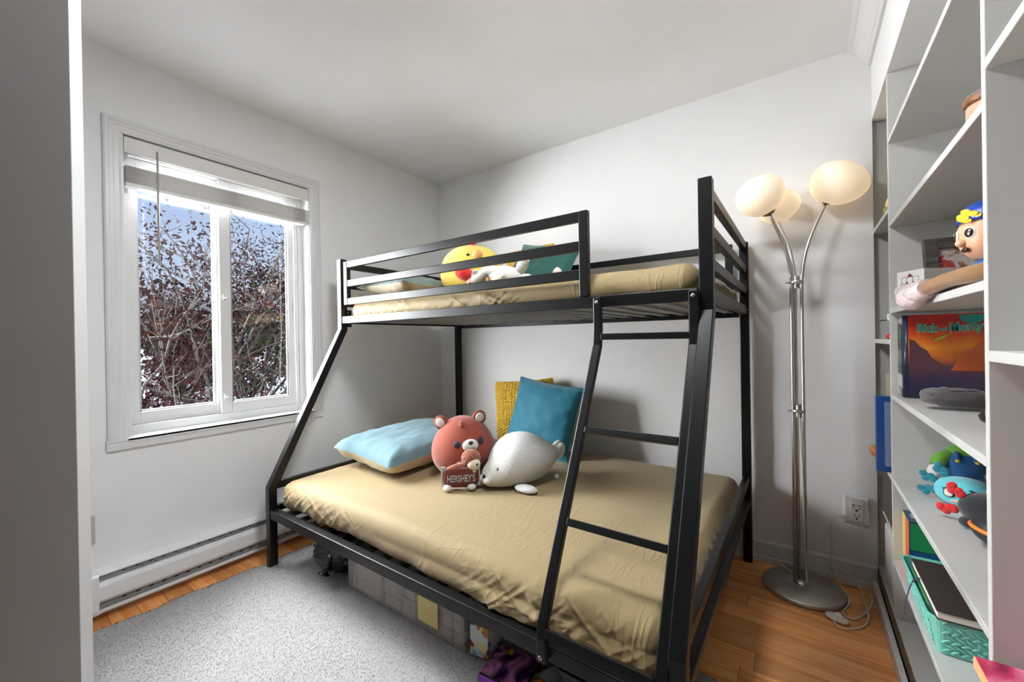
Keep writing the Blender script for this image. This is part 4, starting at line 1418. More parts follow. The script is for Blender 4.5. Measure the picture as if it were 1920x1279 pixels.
# photo frame --------------------------------------------------------
MT['frame_grey'] = wood('weathered_grey_wood', S(62, 56, 54), S(118, 108, 104), 0.6, (3, 30, 30))
MT['photo'] = print_mat('printed_photo', [S(60, 44, 40), S(150, 98, 72), S(208, 200, 196), S(176, 40, 34), S(120, 84, 70)], 16, 0.2, 'noise')
fr = thing('photo_frame', (2.860, -0.63, 1.236+E5), 'weathered grey photo frame behind the toy boy', 'photo frame')
Rf = rot(-0.14, 0.0, 0.16)
def fp(x_, y_, z_):
    return Vector((2.862, -0.64, 1.238)) + Rf @ Vector((x_, y_, z_))
for (cx_, cz_, sx_, sz_) in ((-0.079, 0.1, 0.032, 0.2), (0.079, 0.1, 0.032, 0.2), (0, 0.184, 0.126, 0.032), (0, 0.016, 0.126, 0.032)):
    MB().cbox(fp(cx_, 0, cz_), (sx_, 0.018, sz_), Rf).build('frame_side', MT['frame_grey'], fr, bevel=0.002)
MB().cbox(fp(0, 0.002, 0.1), (0.126, 0.004, 0.136), Rf).build('photograph', MT['photo'], fr)
# white puzzle box -----------------------------------------------------
MT['box_white'] = mat('box_white_card', S(226, 222, 218), 0.5)
MT['logo_red'] = mat('logo_dark_red', S(110, 30, 28), 0.5)
pz = thing('puzzle_box', (2.742, -0.755, 1.236+E5), 'white cube shaped cardboard box with a red grid logo', 'box')
Rc = rot(0, 0, math.radians(33.5))
cc = Vector((2.746, -0.758, 1.236+E5+0.045))
MB().cbox(cc, (0.084, 0.084, 0.090), Rc).build('carton', MT['box_white'], pz, bevel=0.001)
def lp(u, v, d=0.0424):
    return cc + Rc @ Vector((-d, -u, v))
def lbar(u0, v0, u1, v1, w=0.0007):
    MB().tube([lp(u0, v0), lp(u1, v1)], w, 6).build('logo_line', MT['frame_grey'], pz)
for a in (-0.026, -0.0087, 0.0087, 0.026):
    lbar(a, -0.026, a, 0.026, 0.0005)
    lbar(-0.026, a, 0.026, a, 0.0005)
for ang in (0, 90, 180, 270):
    ca, sa = math.cos(math.radians(ang)), math.sin(math.radians(ang))
    tri = [(0.028, -0.009), (0.028, 0.009), (0.037, 0.0)]
    pts = [(x_*ca-y_*sa, x_*sa+y_*ca) for x_, y_ in tri]
    MB().add([lp(u, v) for u, v in pts] + [lp(u, v, 0.0428) for u, v in pts], [(0, 1, 2), (3, 5, 4), (0, 3, 4, 1), (1, 4, 5, 2), (2, 5, 3, 0)]).build('logo_arrow', MT['logo_red'], pz)
for u, v in ((-0.010, -0.010), (0.010, -0.010), (-0.010, 0.010), (0.010, 0.010)):
    MB().cbox(lp(u, v, 0.0425), (0.0008, 0.006, 0.006), Rc).build('logo_corner', MT['logo_red'], pz)
# long legged plush draped over the shelf edge -------------------------
MT['tan_plush'] = mat('tan_plush', S(142, 102, 58), 0.9, sheen=0.4, bump=0.3, bscale=260, var=0.12)
MT['paw_pink'] = mat('pale_pink_plush', S(226, 206, 204), 0.9, sheen=0.5, bump=0.4, bscale=160, var=0.06)
pp = thing('plush_animal', (2.81, -1.29, 1.236+E5), 'tan long legged plush animal with pale pink feet over the shelf edge', 'soft toy')
MB().ell((2.838, -1.292, 1.285), (0.040, 0.046, 0.046), nu=22, nv=14).build('body', MT['tan_plush'], pp)
for (pts, fo, fr_) in (([(2.80, -1.29, 1.272), (2.745, -1.22, 1.264), (2.722, -1.12, 1.262), (2.700, -1.02, 1.250)], (2.684, -0.955, 1.234), (0.026, 0.052, 0.029)),
                       ([(2.82, -1.28, 1.262), (2.768, -1.19, 1.256), (2.738, -1.02, 1.258), (2.716, -0.92, 1.262)], (2.700, -0.800, 1.262), (0.023, 0.050, 0.024))):
    MB().tube(smooth_path(pts), [0.018]*10+[0.017]*8+[0.017], 14).build('leg', MT['tan_plush'], pp)
    MB().tube([Vector(pts[-1])+Vector((0.002, -0.02, 0.002)), Vector(fo)], [0.021, 0.024], 14).build('sock', MT['paw_pink'], pp)
    MB().ell(fo, fr_, rot(0.15, 0, 0.15), nu=20, nv=14).build('foot', MT['paw_pink'], pp)

# comic books ----------------------------------------------------------
def sunset_mat():
    m_, nt, b = nm('printed_sunset_cover')
    N, L = nt.nodes, nt.links
    tc = N.new('ShaderNodeTexCoord')
    sp_ = N.new('ShaderNodeSeparateXYZ')
    L.new(tc.outputs['Generated'], sp_.inputs[0])
    no = N.new('ShaderNodeTexNoise')
    no.inputs['Scale'].default_value = 4.0
    no.inputs['Detail'].default_value = 5
    L.new(tc.outputs['Generated'], no.inputs['Vector'])
    ma = N.new('ShaderNodeMath')
    ma.operation = 'MULTIPLY_ADD'
    ma.inputs[1].default_value = 0.22
    L.new(no.outputs['Fac'], ma.inputs[0])
    L.new(sp_.outputs['Z'], ma.inputs[2])
    rp = N.new('ShaderNodeValToRGB')
    cr = rp.color_ramp
    cols = [(0.10, S(34, 44, 66)), (0.34, S(58, 48, 74)), (0.48, S(96, 56, 62)), (0.60, S(190, 96, 34)), (0.74, S(226, 140, 40)), (0.88, S(206, 74, 34)), (1.06, S(168, 36, 28))]
    while len(cr.elements) < len(cols):
        cr.elements.new(0.5)
    for e, (p_, c_) in zip(cr.elements, cols):
        e.position = min(1.0, p_)
        e.color = c_
    L.new(ma.outputs[0], rp.inputs[0])
    L.new(rp.outputs[0], b.inputs['Base Color'])
    b.inputs['Roughness'].default_value = 0.3
    return m_
MT['sunset'] = sunset_mat()
MT['paper'] = mat('paper_block', S(236, 230, 218), 0.8)
MT['navy_cover'] = mat('navy_cover', S(32, 38, 66), 0.35)
MT['rock'] = mat('printed_rock_purple', S(92, 56, 66), 0.4, var=0.2, vscale=40)
MT['rock_orange'] = mat('printed_rock_orange', S(184, 88, 44), 0.4, var=0.2, vscale=40)
MT['title_teal'] = mat('title_teal', S(30, 142, 128), 0.35)
MT['title_glow'] = mat('title_pale', S(176, 220, 196), 0.35)
MT['lime'] = mat('printed_lime', S(176, 196, 64), 0.35)
MT['spine_dark'] = print_mat('printed_spine', [S(30, 34, 34), S(70, 84, 76), S(34, 40, 40), S(190, 190, 180), S(40, 92, 62)], 26, 0.35)
bz0, bz1 = 0.923+E5, 1.206
bk = thing('comic_book', (2.835, -0.487, bz0), 'large comic book with a red and orange sunset cover facing out', 'book')
MB().box(2.752, 2.925, -0.4985, -0.476, bz0+0.003, bz1-0.003).build('pages', MT['paper'], bk)
MB().box(2.748, 2.930, -0.5005, -0.4987, bz0, bz1).build('front_cover', MT['sunset'], bk)
MB().box(2.748, 2.930, -0.4757, -0.474, bz0, bz1).build('back_cover', MT['navy_cover'], bk)
MB().tube([(2.7475, -0.4872, bz0), (2.7475, -0.4872, bz1)], 0.0128, 14).build('spine', MT['navy_cover'], bk)
TRb = rot(math.pi/2)
cover = bpy.data.objects['front_cover']
for nme, bd, mm_, dy_ in (('title_outline', 0.0022, MT['title_glow'], -0.5009), ('title', 0.0004, MT['title_teal'], -0.5018)):
    text_mesh(nme, 'Rick', 0.038, mm_, cover, (2.794, dy_, 1.160), TRb @ rot(0, 0, -0.03), extrude=0.0003, bold=bd, sx=0.74)
    text_mesh(nme, 'and', 0.017, mm_, cover, (2.8315, dy_, 1.157), TRb, extrude=0.0003, bold=bd*0.6, sx=0.75)
    text_mesh(nme, 'Morty', 0.040, mm_, cover, (2.884, dy_, 1.162), TRb @ rot(0, 0, 0.05), extrude=0.0003, bold=bd, sx=0.74)
def poly_print(name, pts, mm_, parent, y_):
    n = len(pts)
    MB().add([(x_, y_, z_) for x_, z_ in pts] + [(x_, y_+0.0006, z_) for x_, z_ in pts], [tuple(range(n)), tuple(range(n, 2*n))[::-1]] + [(i, n+i, n+(i+1) % n, (i+1) % n) for i in range(n)]).build(name, mm_, parent)
poly_print('printed_cliff', [(2.750, 1.02), (2.750, 1.125), (2.765, 1.118), (2.778, 1.098), (2.792, 1.088), (2.806, 1.06), (2.822, 1.045), (2.84, 1.02)], MT['rock'], cover, -0.5012)
poly_print('printed_cliff', [(2.928, 1.02), (2.928, 1.13), (2.912, 1.112), (2.898, 1.092), (2.880, 1.084), (2.866, 1.056), (2.848, 1.02)], MT['rock_orange'], cover, -0.5012)
poly_print('printed_streak', [(2.806, 1.115), (2.820, 1.128), (2.852, 1.143), (2.832, 1.126)], MT['lime'], cover, -0.5014)
poly_print('printed_planet', [(2.898+0.030*math.cos(a), 1.202+0.030*math.sin(a)) for a in np.linspace(math.pi, 2*math.pi, 14)], MT['title_teal'], cover, -0.5008)
for i, (h_, lab) in enumerate(((0.274, 'dark patterned comic book standing right behind the sunset comic book'), (0.270, 'green and black comic book standing second behind the sunset one'),
                               (0.266, 'grey spined comic book standing against the cubby side'))):
    ya = -0.4735+i*0.0235
    b_ = thing('comic_book', (2.83, ya+0.011, bz0), lab, 'book', 'comic books beside the cubby wall')
    MB().box(2.744, 2.92, ya+0.0016, ya+0.0206, bz0+0.003, bz0+h_-0.003).build('pages', MT['paper'], b_)
    MB().box(2.738, 2.925, ya, ya+0.0015, bz0, bz0+h_).box(2.738, 2.925, ya+0.0207, ya+0.0222, bz0, bz0+h_).build('cover', MT['navy_cover'], b_)
    MB().box(2.7345, 2.7378, ya, ya+0.0222, bz0, bz0+h_).build('spine', MT['spine_dark'], b_, bevel=0.001)
# grey pouch and dark sock in front of the comics
MT['grey_felt'] = mat('charcoal_felt', S(92, 87, 88), 0.95, sheen=0.3, bump=0.4, bscale=90, var=0.15, vscale=20, bdist=0.006)
po = thing('fabric_pouch', (2.80, -0.72, 0.923+E5), 'charcoal felt pouch lying in front of the sunset comic book', 'pouch')
def lump(u, q):
    w_ = mnoise.noise(Vector((u.x*3+5.3, u.y*3, u.z*3)))
    return Vector((q.x*(1+0.10*w_), q.y*(1+0.10*w_), q.z*(1+0.22*w_)))
MB().ell((2.812, -0.73, 0.957), (0.078, 0.042, 0.0265), rot(0, 0.06, 0.30), nu=36, nv=20, pw=2.8, fn=lump).build('pouch_body', MT['grey_felt'], po)
MB().tube(smooth_path([(2.752, -0.775, 0.966), (2.80, -0.765, 0.978), (2.85, -0.745, 0.977), (2.880, -0.725, 0.966)]), 0.0022, 8).build('zip', MT['dark'], po)
MB().box(2.862, 2.892, -0.772, -0.769, 0.936, 0.952, rot(0, -0.4, 0.3)).build('tab', MT['lime'], po)
so = thing('dark_sock', (2.80, -1.02, 0.923+E5), 'dark rolled sock at the front edge of the comic shelf', 'sock')
MB().ell((2.822, -1.045, 0.951), (0.040, 0.050, 0.0215), nu=24, nv=14, fn=lump).build('roll', MT['dark'], so)
MB().tube(smooth_path([(2.79, -1.08, 0.948), (2.795, -1.05, 0.964), (2.81, -1.01, 0.962)]), 0.006, 8).build('cuff', MT['grey_felt'], so)
# soft toys on the lower cubby ------------------------------------------
zs = 0.617+E5
MT['green_cloth'] = mat('green_plush', S(104, 160, 52), 0.85, sheen=0.3)
MT['denim'] = mat('blue_plush', S(22, 88, 148), 0.85, sheen=0.4, var=0.1)
MT['axo_blue'] = mat('aqua_plush', S(96, 200, 212), 0.85, sheen=0.5, bump=0.15, bscale=260, var=0.06)
MT['axo_teal'] = mat('teal_plush', S(28, 124, 140), 0.85, sheen=0.4, bump=0.2, bscale=220)
MT['black_plush'] = mat('black_plush', S(34, 34, 40), 0.9, sheen=0.4, bump=0.3, bscale=220)
MT['bright_red'] = mat('bright_red_plush', S(214, 34, 40), 0.85, sheen=0.4)
dl = thing('plush_doll', (2.875, -0.46, zs), 'plush doll in a green shirt and blue overalls', 'soft toy')
MB().ell((2.880, -0.475, 0.705), (0.048, 0.036, 0.056), nu=26, nv=18, pw=2.3).build('torso', MT['denim'], dl)
for sx_ in (-0.026, 0.026):
    MB().tube([(2.880+sx_*0.7, -0.475, 0.668), (2.880+sx_, -0.490, zs+0.016)], [0.030, 0.026], 14).build('leg', MT['denim'], dl)
    MB().ell((2.880+sx_, -0.508, zs+0.016), (0.020, 0.030, 0.0155), nu=14, nv=10).build('shoe', MT['hair'], dl)
for sx_ in (-1, 1):
    MB().tube(smooth_path([(2.880+sx_*0.030, -0.475, 0.738), (2.880+sx_*0.056, -0.485, 0.722), (2.880+sx_*0.066, -0.495, 0.700)]), [0.020]*12+[0.018], 12).build('sleeve', MT['green_cloth'], dl)
    MB().ell((2.880+sx_*0.072, -0.500, 0.683), (0.019, 0.018, 0.024), nu=14, nv=10).build('glove', MT['white_plush'], dl)
    MB().tube([(2.880+sx_*0.020, -0.511, 0.728), (2.880+sx_*0.022, -0.500, 0.755)], 0.006, 8).build('strap', MT['denim'], dl)
    MB().ell((2.880+sx_*0.022, -0.514, 0.728), (0.006, 0.003, 0.006), nu=10, nv=6).build('button', MT['toy_yellow'], dl)
MB().ell((2.880, -0.472, 0.752), (0.040, 0.032, 0.024), nu=22, nv=12).build('shirt', MT['green_cloth'], dl)
MB().ell((2.880, -0.472, 0.816), (0.046, 0.044, 0.046), nu=24, nv=16).build('head', MT['cream_plush'], dl)

ax = thing('plush_axolotl', (2.845, -0.64, zs), 'aqua blue plush axolotl with teal gills', 'soft toy')
AF = Fr((2.850, -0.632, 0.661), -0.35)
AR = (0.068, 0.058, 0.043)
MB().ell(AF.c, AR, AF.R, nu=34, nv=20, pw=2.2).build('head', MT['axo_blue'], ax)
MB().ell((2.885, -0.570, 0.650), (0.045, 0.050, 0.031), nu=22, nv=12).build('body', MT['axo_blue'], ax)
for sx_, lst in ((-1, ((0.35, 0.75), (-0.25, 0.75), (0.9, 0.6))), (1, ((0.45, 0.7), (-0.2, 0.7)))):
    for el, k in lst:
        q = AF.p(sx_*AR[0]*math.cos(el)*1.02, 0.012, AR[2]*math.sin(el)*1.15)
        gmb = MB()
        Rg = AF.R @ rot(0, -sx_*el if sx_ > 0 else el)
        for i in range(4):
            gmb.ell(q + Rg @ Vector((sx_*(0.006+0.009*i), 0, 0.006*math.sin(i*2.4))), (0.0105, 0.0045, 0.0125-0.001*i), Rg, nu=12, nv=8)
        gmb.build('gill', MT['axo_teal'], ax)
for az in (-0.42, 0.42):
    q, Rn = AF.on(AR, az, 0.12, 1.0)
    rim = MB().ell(q, (0.0145, 0.0035, 0.0145), Rn, nu=18, nv=8, pw=2.8).build('eye_outline', MT['dark'], ax)
    MB().ell(q + Rn @ Vector((0, -0.0015, -0.0008)), (0.0112, 0.0034, 0.0112), Rn, nu=16, nv=8, pw=2.8).build('eye_white', MT['white_plush'], rim)
    MB().cbox(q + Rn @ Vector((0, -0.003, 0.0125)), (0.030, 0.004, 0.004), Rn @ rot(0, math.copysign(0.3, az))).build('brow', MT['dark'], rim)
q, Rn = AF.on(AR, 0.0, -0.45, 0.99)
MB().ell(q, (0.026, 0.004, 0.006), Rn, nu=16, nv=8).build('mouth', MT['pink_plush'], ax)
bxl = thing('plush_salamander', (2.845, -0.80, zs), 'black plush salamander with bright red gills', 'soft toy')
BF = Fr((2.860, -0.795, 0.664), -0.4)
BRd = (0.062, 0.056, 0.045)
MB().ell(BF.c, BRd, BF.R, nu=28, nv=18).build('head', MT['black_plush'], bxl)
MB().ell((2.905, -0.770, 0.645), (0.045, 0.045, 0.0265), nu=22, nv=12).build('body', MT['black_plush'], bxl)
for (lx, lz, rr_) in ((-0.050, 0.028, 0.7), (-0.062, -0.012, -0.25), (0.000, 0.050, 2.6)):
    q = BF.p(lx, -0.012, lz)
    gmb = MB()
    Rg = BF.R @ rot(0, rr_)
    for i in range(4):
        gmb.ell(q + Rg @ Vector((-0.005-0.0085*i, 0, 0.004*math.sin(i*2.6))), (0.0105, 0.006, 0.0125), Rg, nu=12, nv=8)
    gmb.build('gill', MT['bright_red'], bxl)
MB().ell(BF.p(-0.036, -0.046, -0.030), (0.016, 0.020, 0.0135), BF.R, nu=14, nv=10).build('paw', MT['black_plush'], bxl)
MT['case_black'] = mat('case_black', S(40, 40, 44), 0.5, bump=0.2, bscale=160)
MT['zip_orange'] = mat('zip_orange', S(240, 134, 44), 0.5)
cs = thing('zip_case', (2.845, -0.945, zs), 'black hard zip case with an orange zip', 'case')
MB().ell((2.862, -0.945, 0.6600), (0.072, 0.058, 0.040), rot(0, 0.10, 0.2), nu=34, nv=20, pw=2.5).build('shell', MT['case_black'], cs)
loop = []
for i in range(41):
    a = 2*math.pi*i/40
    sg = lambda q: math.copysign(abs(q)**0.8, q)
    loop.append(Vector((2.862, -0.945, 0.660)) + rot(0, 0.10, 0.2) @ Vector((0.0725*sg(math.cos(a)), 0.0585*sg(math.sin(a)), 0)))
MB().tube(loop, 0.0048, 8, cap=False).build('zip', MT['zip_orange'], cs)
# shelf with the woven basket --------------------------------------------
zb = 0.318+E5
MT['print_blue'] = mat('print_blue', S(54, 86, 134), 0.35)
MT['print_white'] = mat('print_white', S(214, 220, 226), 0.35)
MT['print_green'] = mat('print_green', S(40, 140, 84), 0.35)
MT['print_yellow'] = mat('print_yellow', S(240, 214, 108), 0.35)
MT['print_coral'] = mat('print_coral', S(238, 98, 88), 0.35)
MT['print_navy'] = mat('print_deep_blue', S(24, 78, 132), 0.35)
gb = thing('game_box', (2.82, -0.47, zb), 'colourful board game box with green front behind the basket', 'box')
bx0, bx1, by0, by1, bz = 2.741, 2.95, -0.520, -0.404, 0.505
MB().box(bx0, bx1, by0, by1, zb, bz).build('carton', MT['print_green'], gb, bevel=0.001)
MB().box(bx0-0.0006, bx0, by0+0.064, by1, zb, bz-0.002).build('yellow_side', MT['print_yellow'], gb)
MB().box(bx0-0.0006, bx0, by0, by0+0.063, zb, bz-0.002).build('coral_side', MT['print_coral'], gb)
MB().box(bx0, bx1, by0-0.0006, by0, zb, zb+0.090).build('blue_band', MT['print_navy'], gb)
MB().box(bx0, bx1, by0, by1, bz, bz+0.0006).build('blue_top', MT['print_blue'], gb)
MB().box(bx0+0.012, bx0+0.07, by0+0.04, by1-0.035, bz+0.0006, bz+0.0011).build('white_patch', MT['print_white'], gb)
MB().box(bx0-0.0008, bx0+0.0002, by0-0.0008, by0+0.0002, zb, bz).box(bx0, bx1, by0-0.0008, by0-0.0001, bz-0.003, bz).box(bx0, bx1, by0-0.0009, by0-0.0002, zb+0.089, zb+0.0915).build('outline', MT['dark'], gb)
MT['mint'] = mat('mint_plastic', S(136, 218, 202), 0.3, var=0.03)
bs = thing('woven_basket', (2.83, -0.85, zb), 'mint green woven plastic basket with a notebook on it', 'basket')
tx0, tx1, ty0, ty1 = 2.708, 2.945, -0.958, -0.590
tz0, tz1 = zb, 0.418
def tray_wall(z_, k):
    """rounded rectangle outline, grown by k"""
    r_ = 0.03
    pts = []
    for (cx_, cy_, a0) in ((tx1-r_, ty1-r_, 0), (tx0+r_, ty1-r_, 90), (tx0+r_, ty0+r_, 180), (tx1-r_, ty0+r_, 270)):
        for i in range(6):
            a = math.radians(a0+i*18)
            pts.append((cx_+(r_+k)*math.cos(a), cy_+(r_+k)*math.sin(a), z_))
    return pts
m = MB()
rings = [tray_wall(tz0+0.001, -0.022), tray_wall(tz0+0.05, -0.012), tray_wall(tz1-0.006, -0.004), tray_wall(tz1-0.004, 0.003), tray_wall(tz1, 0.003), tray_wall(tz1, -0.004), tray_wall(tz0+0.05, -0.016), tray_wall(tz0+0.005, -0.026)]
n_ = len(rings[0])
vs = [p_ for r_ in rings for p_ in r_]
fs = [(j*n_+i, j*n_+(i+1) % n_, (j+1)*n_+(i+1) % n_, (j+1)*n_+i) for j in range(len(rings)-1) for i in range(n_)]
fs += [tuple(range(n_)), tuple(range((len(rings)-1)*n_, len(rings)*n_))]
m.add(vs, fs)
m.build('shell', MT['mint'], bs)
# woven strands on the front and end walls
wv = MB()
for row_ in range(7):
    z_ = tz0+0.014+row_*0.0125
    k0 = -0.020+0.016*(z_-tz0)/0.1
    for i in range(17):
        u = ty0+0.035+i*0.0178
        wv.ell((tx0-k0-0.001, u+(0.0089 if row_ % 2 else 0), z_), (0.0018, 0.0105, 0.0032), rot(0.5 if row_ % 2 else -0.5), nu=8, nv=6)
    for i in range(11):
        u = tx0+0.035+i*0.0178
        wv.ell((u+(0.0089 if row_ % 2 else 0), ty0-k0-0.001, z_), (0.0105, 0.0018, 0.0032), rot(0, 0.5 if row_ % 2 else -0.5), nu=8, nv=6)
tag(wv.build('woven_strands', MT['mint'], bs), kind='stuff')
MT['notebook'] = mat('notebook_leather', S(58, 48, 46), 0.55, bump=0.15, bscale=300)
MT['ribbon'] = mat('ribbon_purple', S(58, 44, 82), 0.6)
nb = thing('notebook', (2.83, -0.82, 0.42), 'dark brown hardcover notebook with a purple ribbon on the basket', 'notebook')
zn = 0.4195
MB().box(2.722, 2.905, -0.968, -0.668, zn, zn+0.003).build('back_cover', MT['notebook'], nb, bevel=0.001)
MB().box(2.7245, 2.9, -0.965, -0.671, zn+0.003, zn+0.020).build('pages', MT['paper'], nb)
MB().box(2.722, 2.905, -0.968, -0.668, zn+0.020, zn+0.023).build('front_cover', MT['notebook'], nb, bevel=0.001)
rbp = [(2.735, -0.775, zn+0.0105), (2.722, -0.776, zn+0.0105), (2.708, -0.782, zn+0.002), (2.695, -0.80, zn-0.025), (2.684, -0.825, zn-0.055), (2.680, -0.842, zn-0.072)]
pts = smooth_path(rbp)
m = MB()
vs, fs = [], []
for i, p_ in enumerate(pts):
    vs += [p_ + Vector((0, 0.005, 0)), p_ - Vector((0, 0.005, 0))]
for i in range(len(pts)-1):
    fs.append((2*i, 2*i+1, 2*i+3, 2*i+2))
m.add(vs, fs, True)
o = m.build('ribbon', MT['ribbon'], nb)
md = o.modifiers.new('thick', 'SOLIDIFY')
md.thickness = 0.0008
gn = box_thing('folder', 'green plastic folder tucked under the dark notebook', 'folder', 2.718, 2.86, -0.90, -0.70, 0.4185-0.0005+0.0002, 0.4193, MT['print_green'], 0)
# light blue thing on the bottom shelf
lb = thing('storage_pouch', (2.79, -0.87, 0.0995+E5), 'light blue storage folder on the bottom shelf of the bookcase', 'folder')
MT['sky_fabric'] = mat('light_blue_plastic', S(150, 204, 226), 0.4)
MB().box(2.722, 2.93, -0.98, -0.80, 0.0995+E5, 0.150).build('body', MT['sky_fabric'], lb, bevel=0.004)
MB().box(2.735, 2.94, -0.99, -0.86, 0.1505, 0.156).build('dark_flap', MT['navy_cover'], lb, bevel=0.001)
# end column -----------------------------------------------------------------
MT['folder_blue'] = clear_plastic('blue_clear_plastic', S(26, 78, 152), 0.82)
MT['folder_paper'] = mat('folder_sheet', S(120, 140, 176), 0.6)
fo = thing('document_case', (2.79, -0.33, 0.6165+E5), 'translucent blue plastic document case sticking out of the end cubby', 'document case')
MB().box(2.680, 2.930, -0.338, -0.310, 0.6165+E5, 0.905).build('case', MT['folder_blue'], fo, bevel=0.003)
MB().box(2.704, 2.730, -0.3388, -0.3382, 0.640, 0.885).build('inner_sheet', MT['folder_paper'], fo)
MT['leather'] = mat('tan_leather', S(176, 104, 50), 0.5, var=0.1)
og = thing('leather_ball', (2.705, -0.16, 0.6165+E5), 'tan leather glove poking out behind the blue document case', 'glove')
MB().ell((2.712, -0.165, 0.651), (0.040, 0.030, 0.026), rot(0, 0.5, 0), nu=22, nv=14).build('palm', MT['leather'], og)
MB().tube([(2.690, -0.165, 0.650), (2.685, -0.168, 0.668)], [0.010, 0.007], 10).build('thumb', MT['leather'], og)
cd = box_thing('cream_card', 'cream card standing behind the blue document case', 'card', 2.722, 2.80, -0.232, -0.228, 0.6165+E5, 0.985, MT['cream_cotton'], 0)
MT['bottle_blue'] = mat('bottle_blue', S(34, 52, 140), 0.35)
bt = thing('spray_bottle', (2.752, -0.318, 1.122+E5), 'dark blue bottle with a white cap in the end cubby', 'bottle')
bb = MB().lathe((2.752, -0.318, 1.122+E5), [(0.001, 0), (0.026, 0), (0.028, 0.004), (0.028, 0.130), (0.020, 0.152), (0.011, 0.160), (0.011, 0.166), (0.001, 0.166)], 26).build('bottle_body', MT['bottle_blue'], bt)
MB().lathe((2.752, -0.318, 1.288+E5), [(0.001, 0.026), (0.010, 0.026), (0.013, 0.022), (0.013, 0.0), (0.001, 0)], 20).build('cap', MT['white_plastic'], bt)
text_mesh('bottle_lettering', 'D', 0.034, MT['white_plastic'], bb, (2.7265, -0.331, 1.205), rot(0, 0, -0.5) @ rot(math.pi/2) @ rot(0, -0.25, 0), extrude=0.0012, bold=0.001)
rt_ = thing('red_trinket', (2.735, -0.23, 1.122+E5), 'small red trinket beside the blue bottle', 'trinket')
MB().ell((2.737, -0.228, 1.1345), (0.014, 0.016, 0.0115), nu=14, nv=10, fn=lump).build('bead', MT['bright_red'], rt_)
MB().ell((2.739, -0.246, 1.140), (0.009, 0.009, 0.010), nu=12, nv=8).build('bead', MT['bright_red'], rt_)
st = tag(MB().tube([(2.700, -0.298, 1.196), (2.74, -0.265, 1.199), (2.79, -0.225, 1.130)], 0.0018, 6).build('thin_stick', MT['dark'], origin=(2.75, -0.26, 1.123)), 'thin dark stick leaning beside the blue bottle', 'stick')
MT['pale_yellow'] = mat('pale_yellow_cloth', S(226, 212, 128), 0.8, var=0.15, vscale=40)
yl = thing('yellow_ornament', (2.745, -0.27, 1.610+E5), 'pale yellow and olive ornament on the high end shelf', 'ornament')
MB().ell((2.750, -0.275, 1.652), (0.026, 0.030, 0.040), rot(0, 0.2), nu=18, nv=12, fn=lump).build('body', MT['pale_yellow'], yl)
MB().ell((2.728, -0.275, 1.625), (0.012, 0.032, 0.0135), nu=14, nv=10).build('foot', mat('olive_cloth', S(150, 150, 74), 0.8), yl)
MB().ell((2.752, -0.285, 1.700), (0.018, 0.020, 0.018), nu=16, nv=10).build('head', MT['pale_yellow'], yl)
wb = thing('white_carton', (2.79, -0.19, 0.0995+E5), 'tall white cardboard carton on the floor level of end cubby', 'carton')
MB().box(2.728, 2.83, -0.285, -0.105, 0.0995+E5, 0.345).build('carton', MT['box_white'], wb, bevel=0.003)
MB().box(2.728, 2.732, -0.283, -0.107, 0.345, 0.392, rot(0, -0.3)).build('flap', MT['box_white'], wb)
MB().box(2.755, 2.82, -0.275, -0.13, 0.3455, 0.385).build('black_insert', MT['black'], wb, bevel=0.003)
# column by the camera: magenta picture book
MT['magenta_print'] = print_mat('magenta_artwork', [S(120, 24, 70), S(196, 50, 92), S(236, 140, 170), S(178, 44, 96)], 9, 0.3, 'noise')
mg = thing('picture_book', (2.80, -1.6, 0.560+E5), 'magenta picture book with orange edge in the nearest cubby', 'book')
MB().box(2.690, 2.93, -1.74, -1.385, 0.560+E5, 0.580).build('pages', MT['orange_plush'], mg, bevel=0.001)
MB().box(2.692, 2.93, -1.74, -1.387, 0.5802, 0.5822).build('cover', MT['magenta_print'], mg)

# ------------------------------------------------------------------ things under the bed
ZR = 0.0195          # top of the rug pile
MT['tub'] = clear_plastic('clear_tub_plastic', S(228, 224, 222), 0.25)
MT['tape'] = mat('masking_paper', S(224, 200, 134), 0.8)
tub = thing('storage_tub', (1.09, -1.19, ZR), 'long clear plastic storage tub under the lower bunk', 'storage tub')
ux0, ux1, uy0, uy1, uz1 = 0.725, 1.445, -1.335, -0.93, 0.175
def tub_wall(mb, x0, x1, y0, y1, z0, z1, th=0.003):
    mb.box(x0, x1, y0, y0+th, z0, z1).box(x0, x1, y1-th, y1, z0, z1).box(x0, x0+th, y0+th, y1-th, z0, z1).box(x1-th, x1, y0+th, y1-th, z0, z1).box(x0, x1, y0, y1, z0-0.002, z0)
    return mb
tub_wall(MB(), ux0, ux1, uy0, uy1, ZR+0.002, uz1).build('tub_body', MT['tub'], tub, bevel=0.002)
MB().box(ux0-0.008, ux1+0.008, uy0-0.008, uy1+0.008, uz1+0.0005, uz1+0.012).build('lid', MT['tub'], tub, bevel=0.004)
for k_ in range(4):
    xx_ = ux0+0.06+k_*0.2
    MB().box(xx_, xx_+0.006, uy0-0.003, uy0-0.0003, ZR+0.006, uz1-0.004).build('rib', MT['tub'], tub)
MB().box(1.205, 1.315, uy0-0.0052, uy0-0.0042, ZR+0.030, uz1-0.010).build('paper_label', MT['tape'], tub)
cont = [(0.75, 0.95, 0.05, 0.14, S(240, 226, 216)), (0.96, 1.08, 0.04, 0.13, S(226, 220, 222)), (1.09, 1.19, 0.05, 0.10, S(206, 198, 198)), (1.20, 1.42, 0.03, 0.12, S(230, 216, 206))]
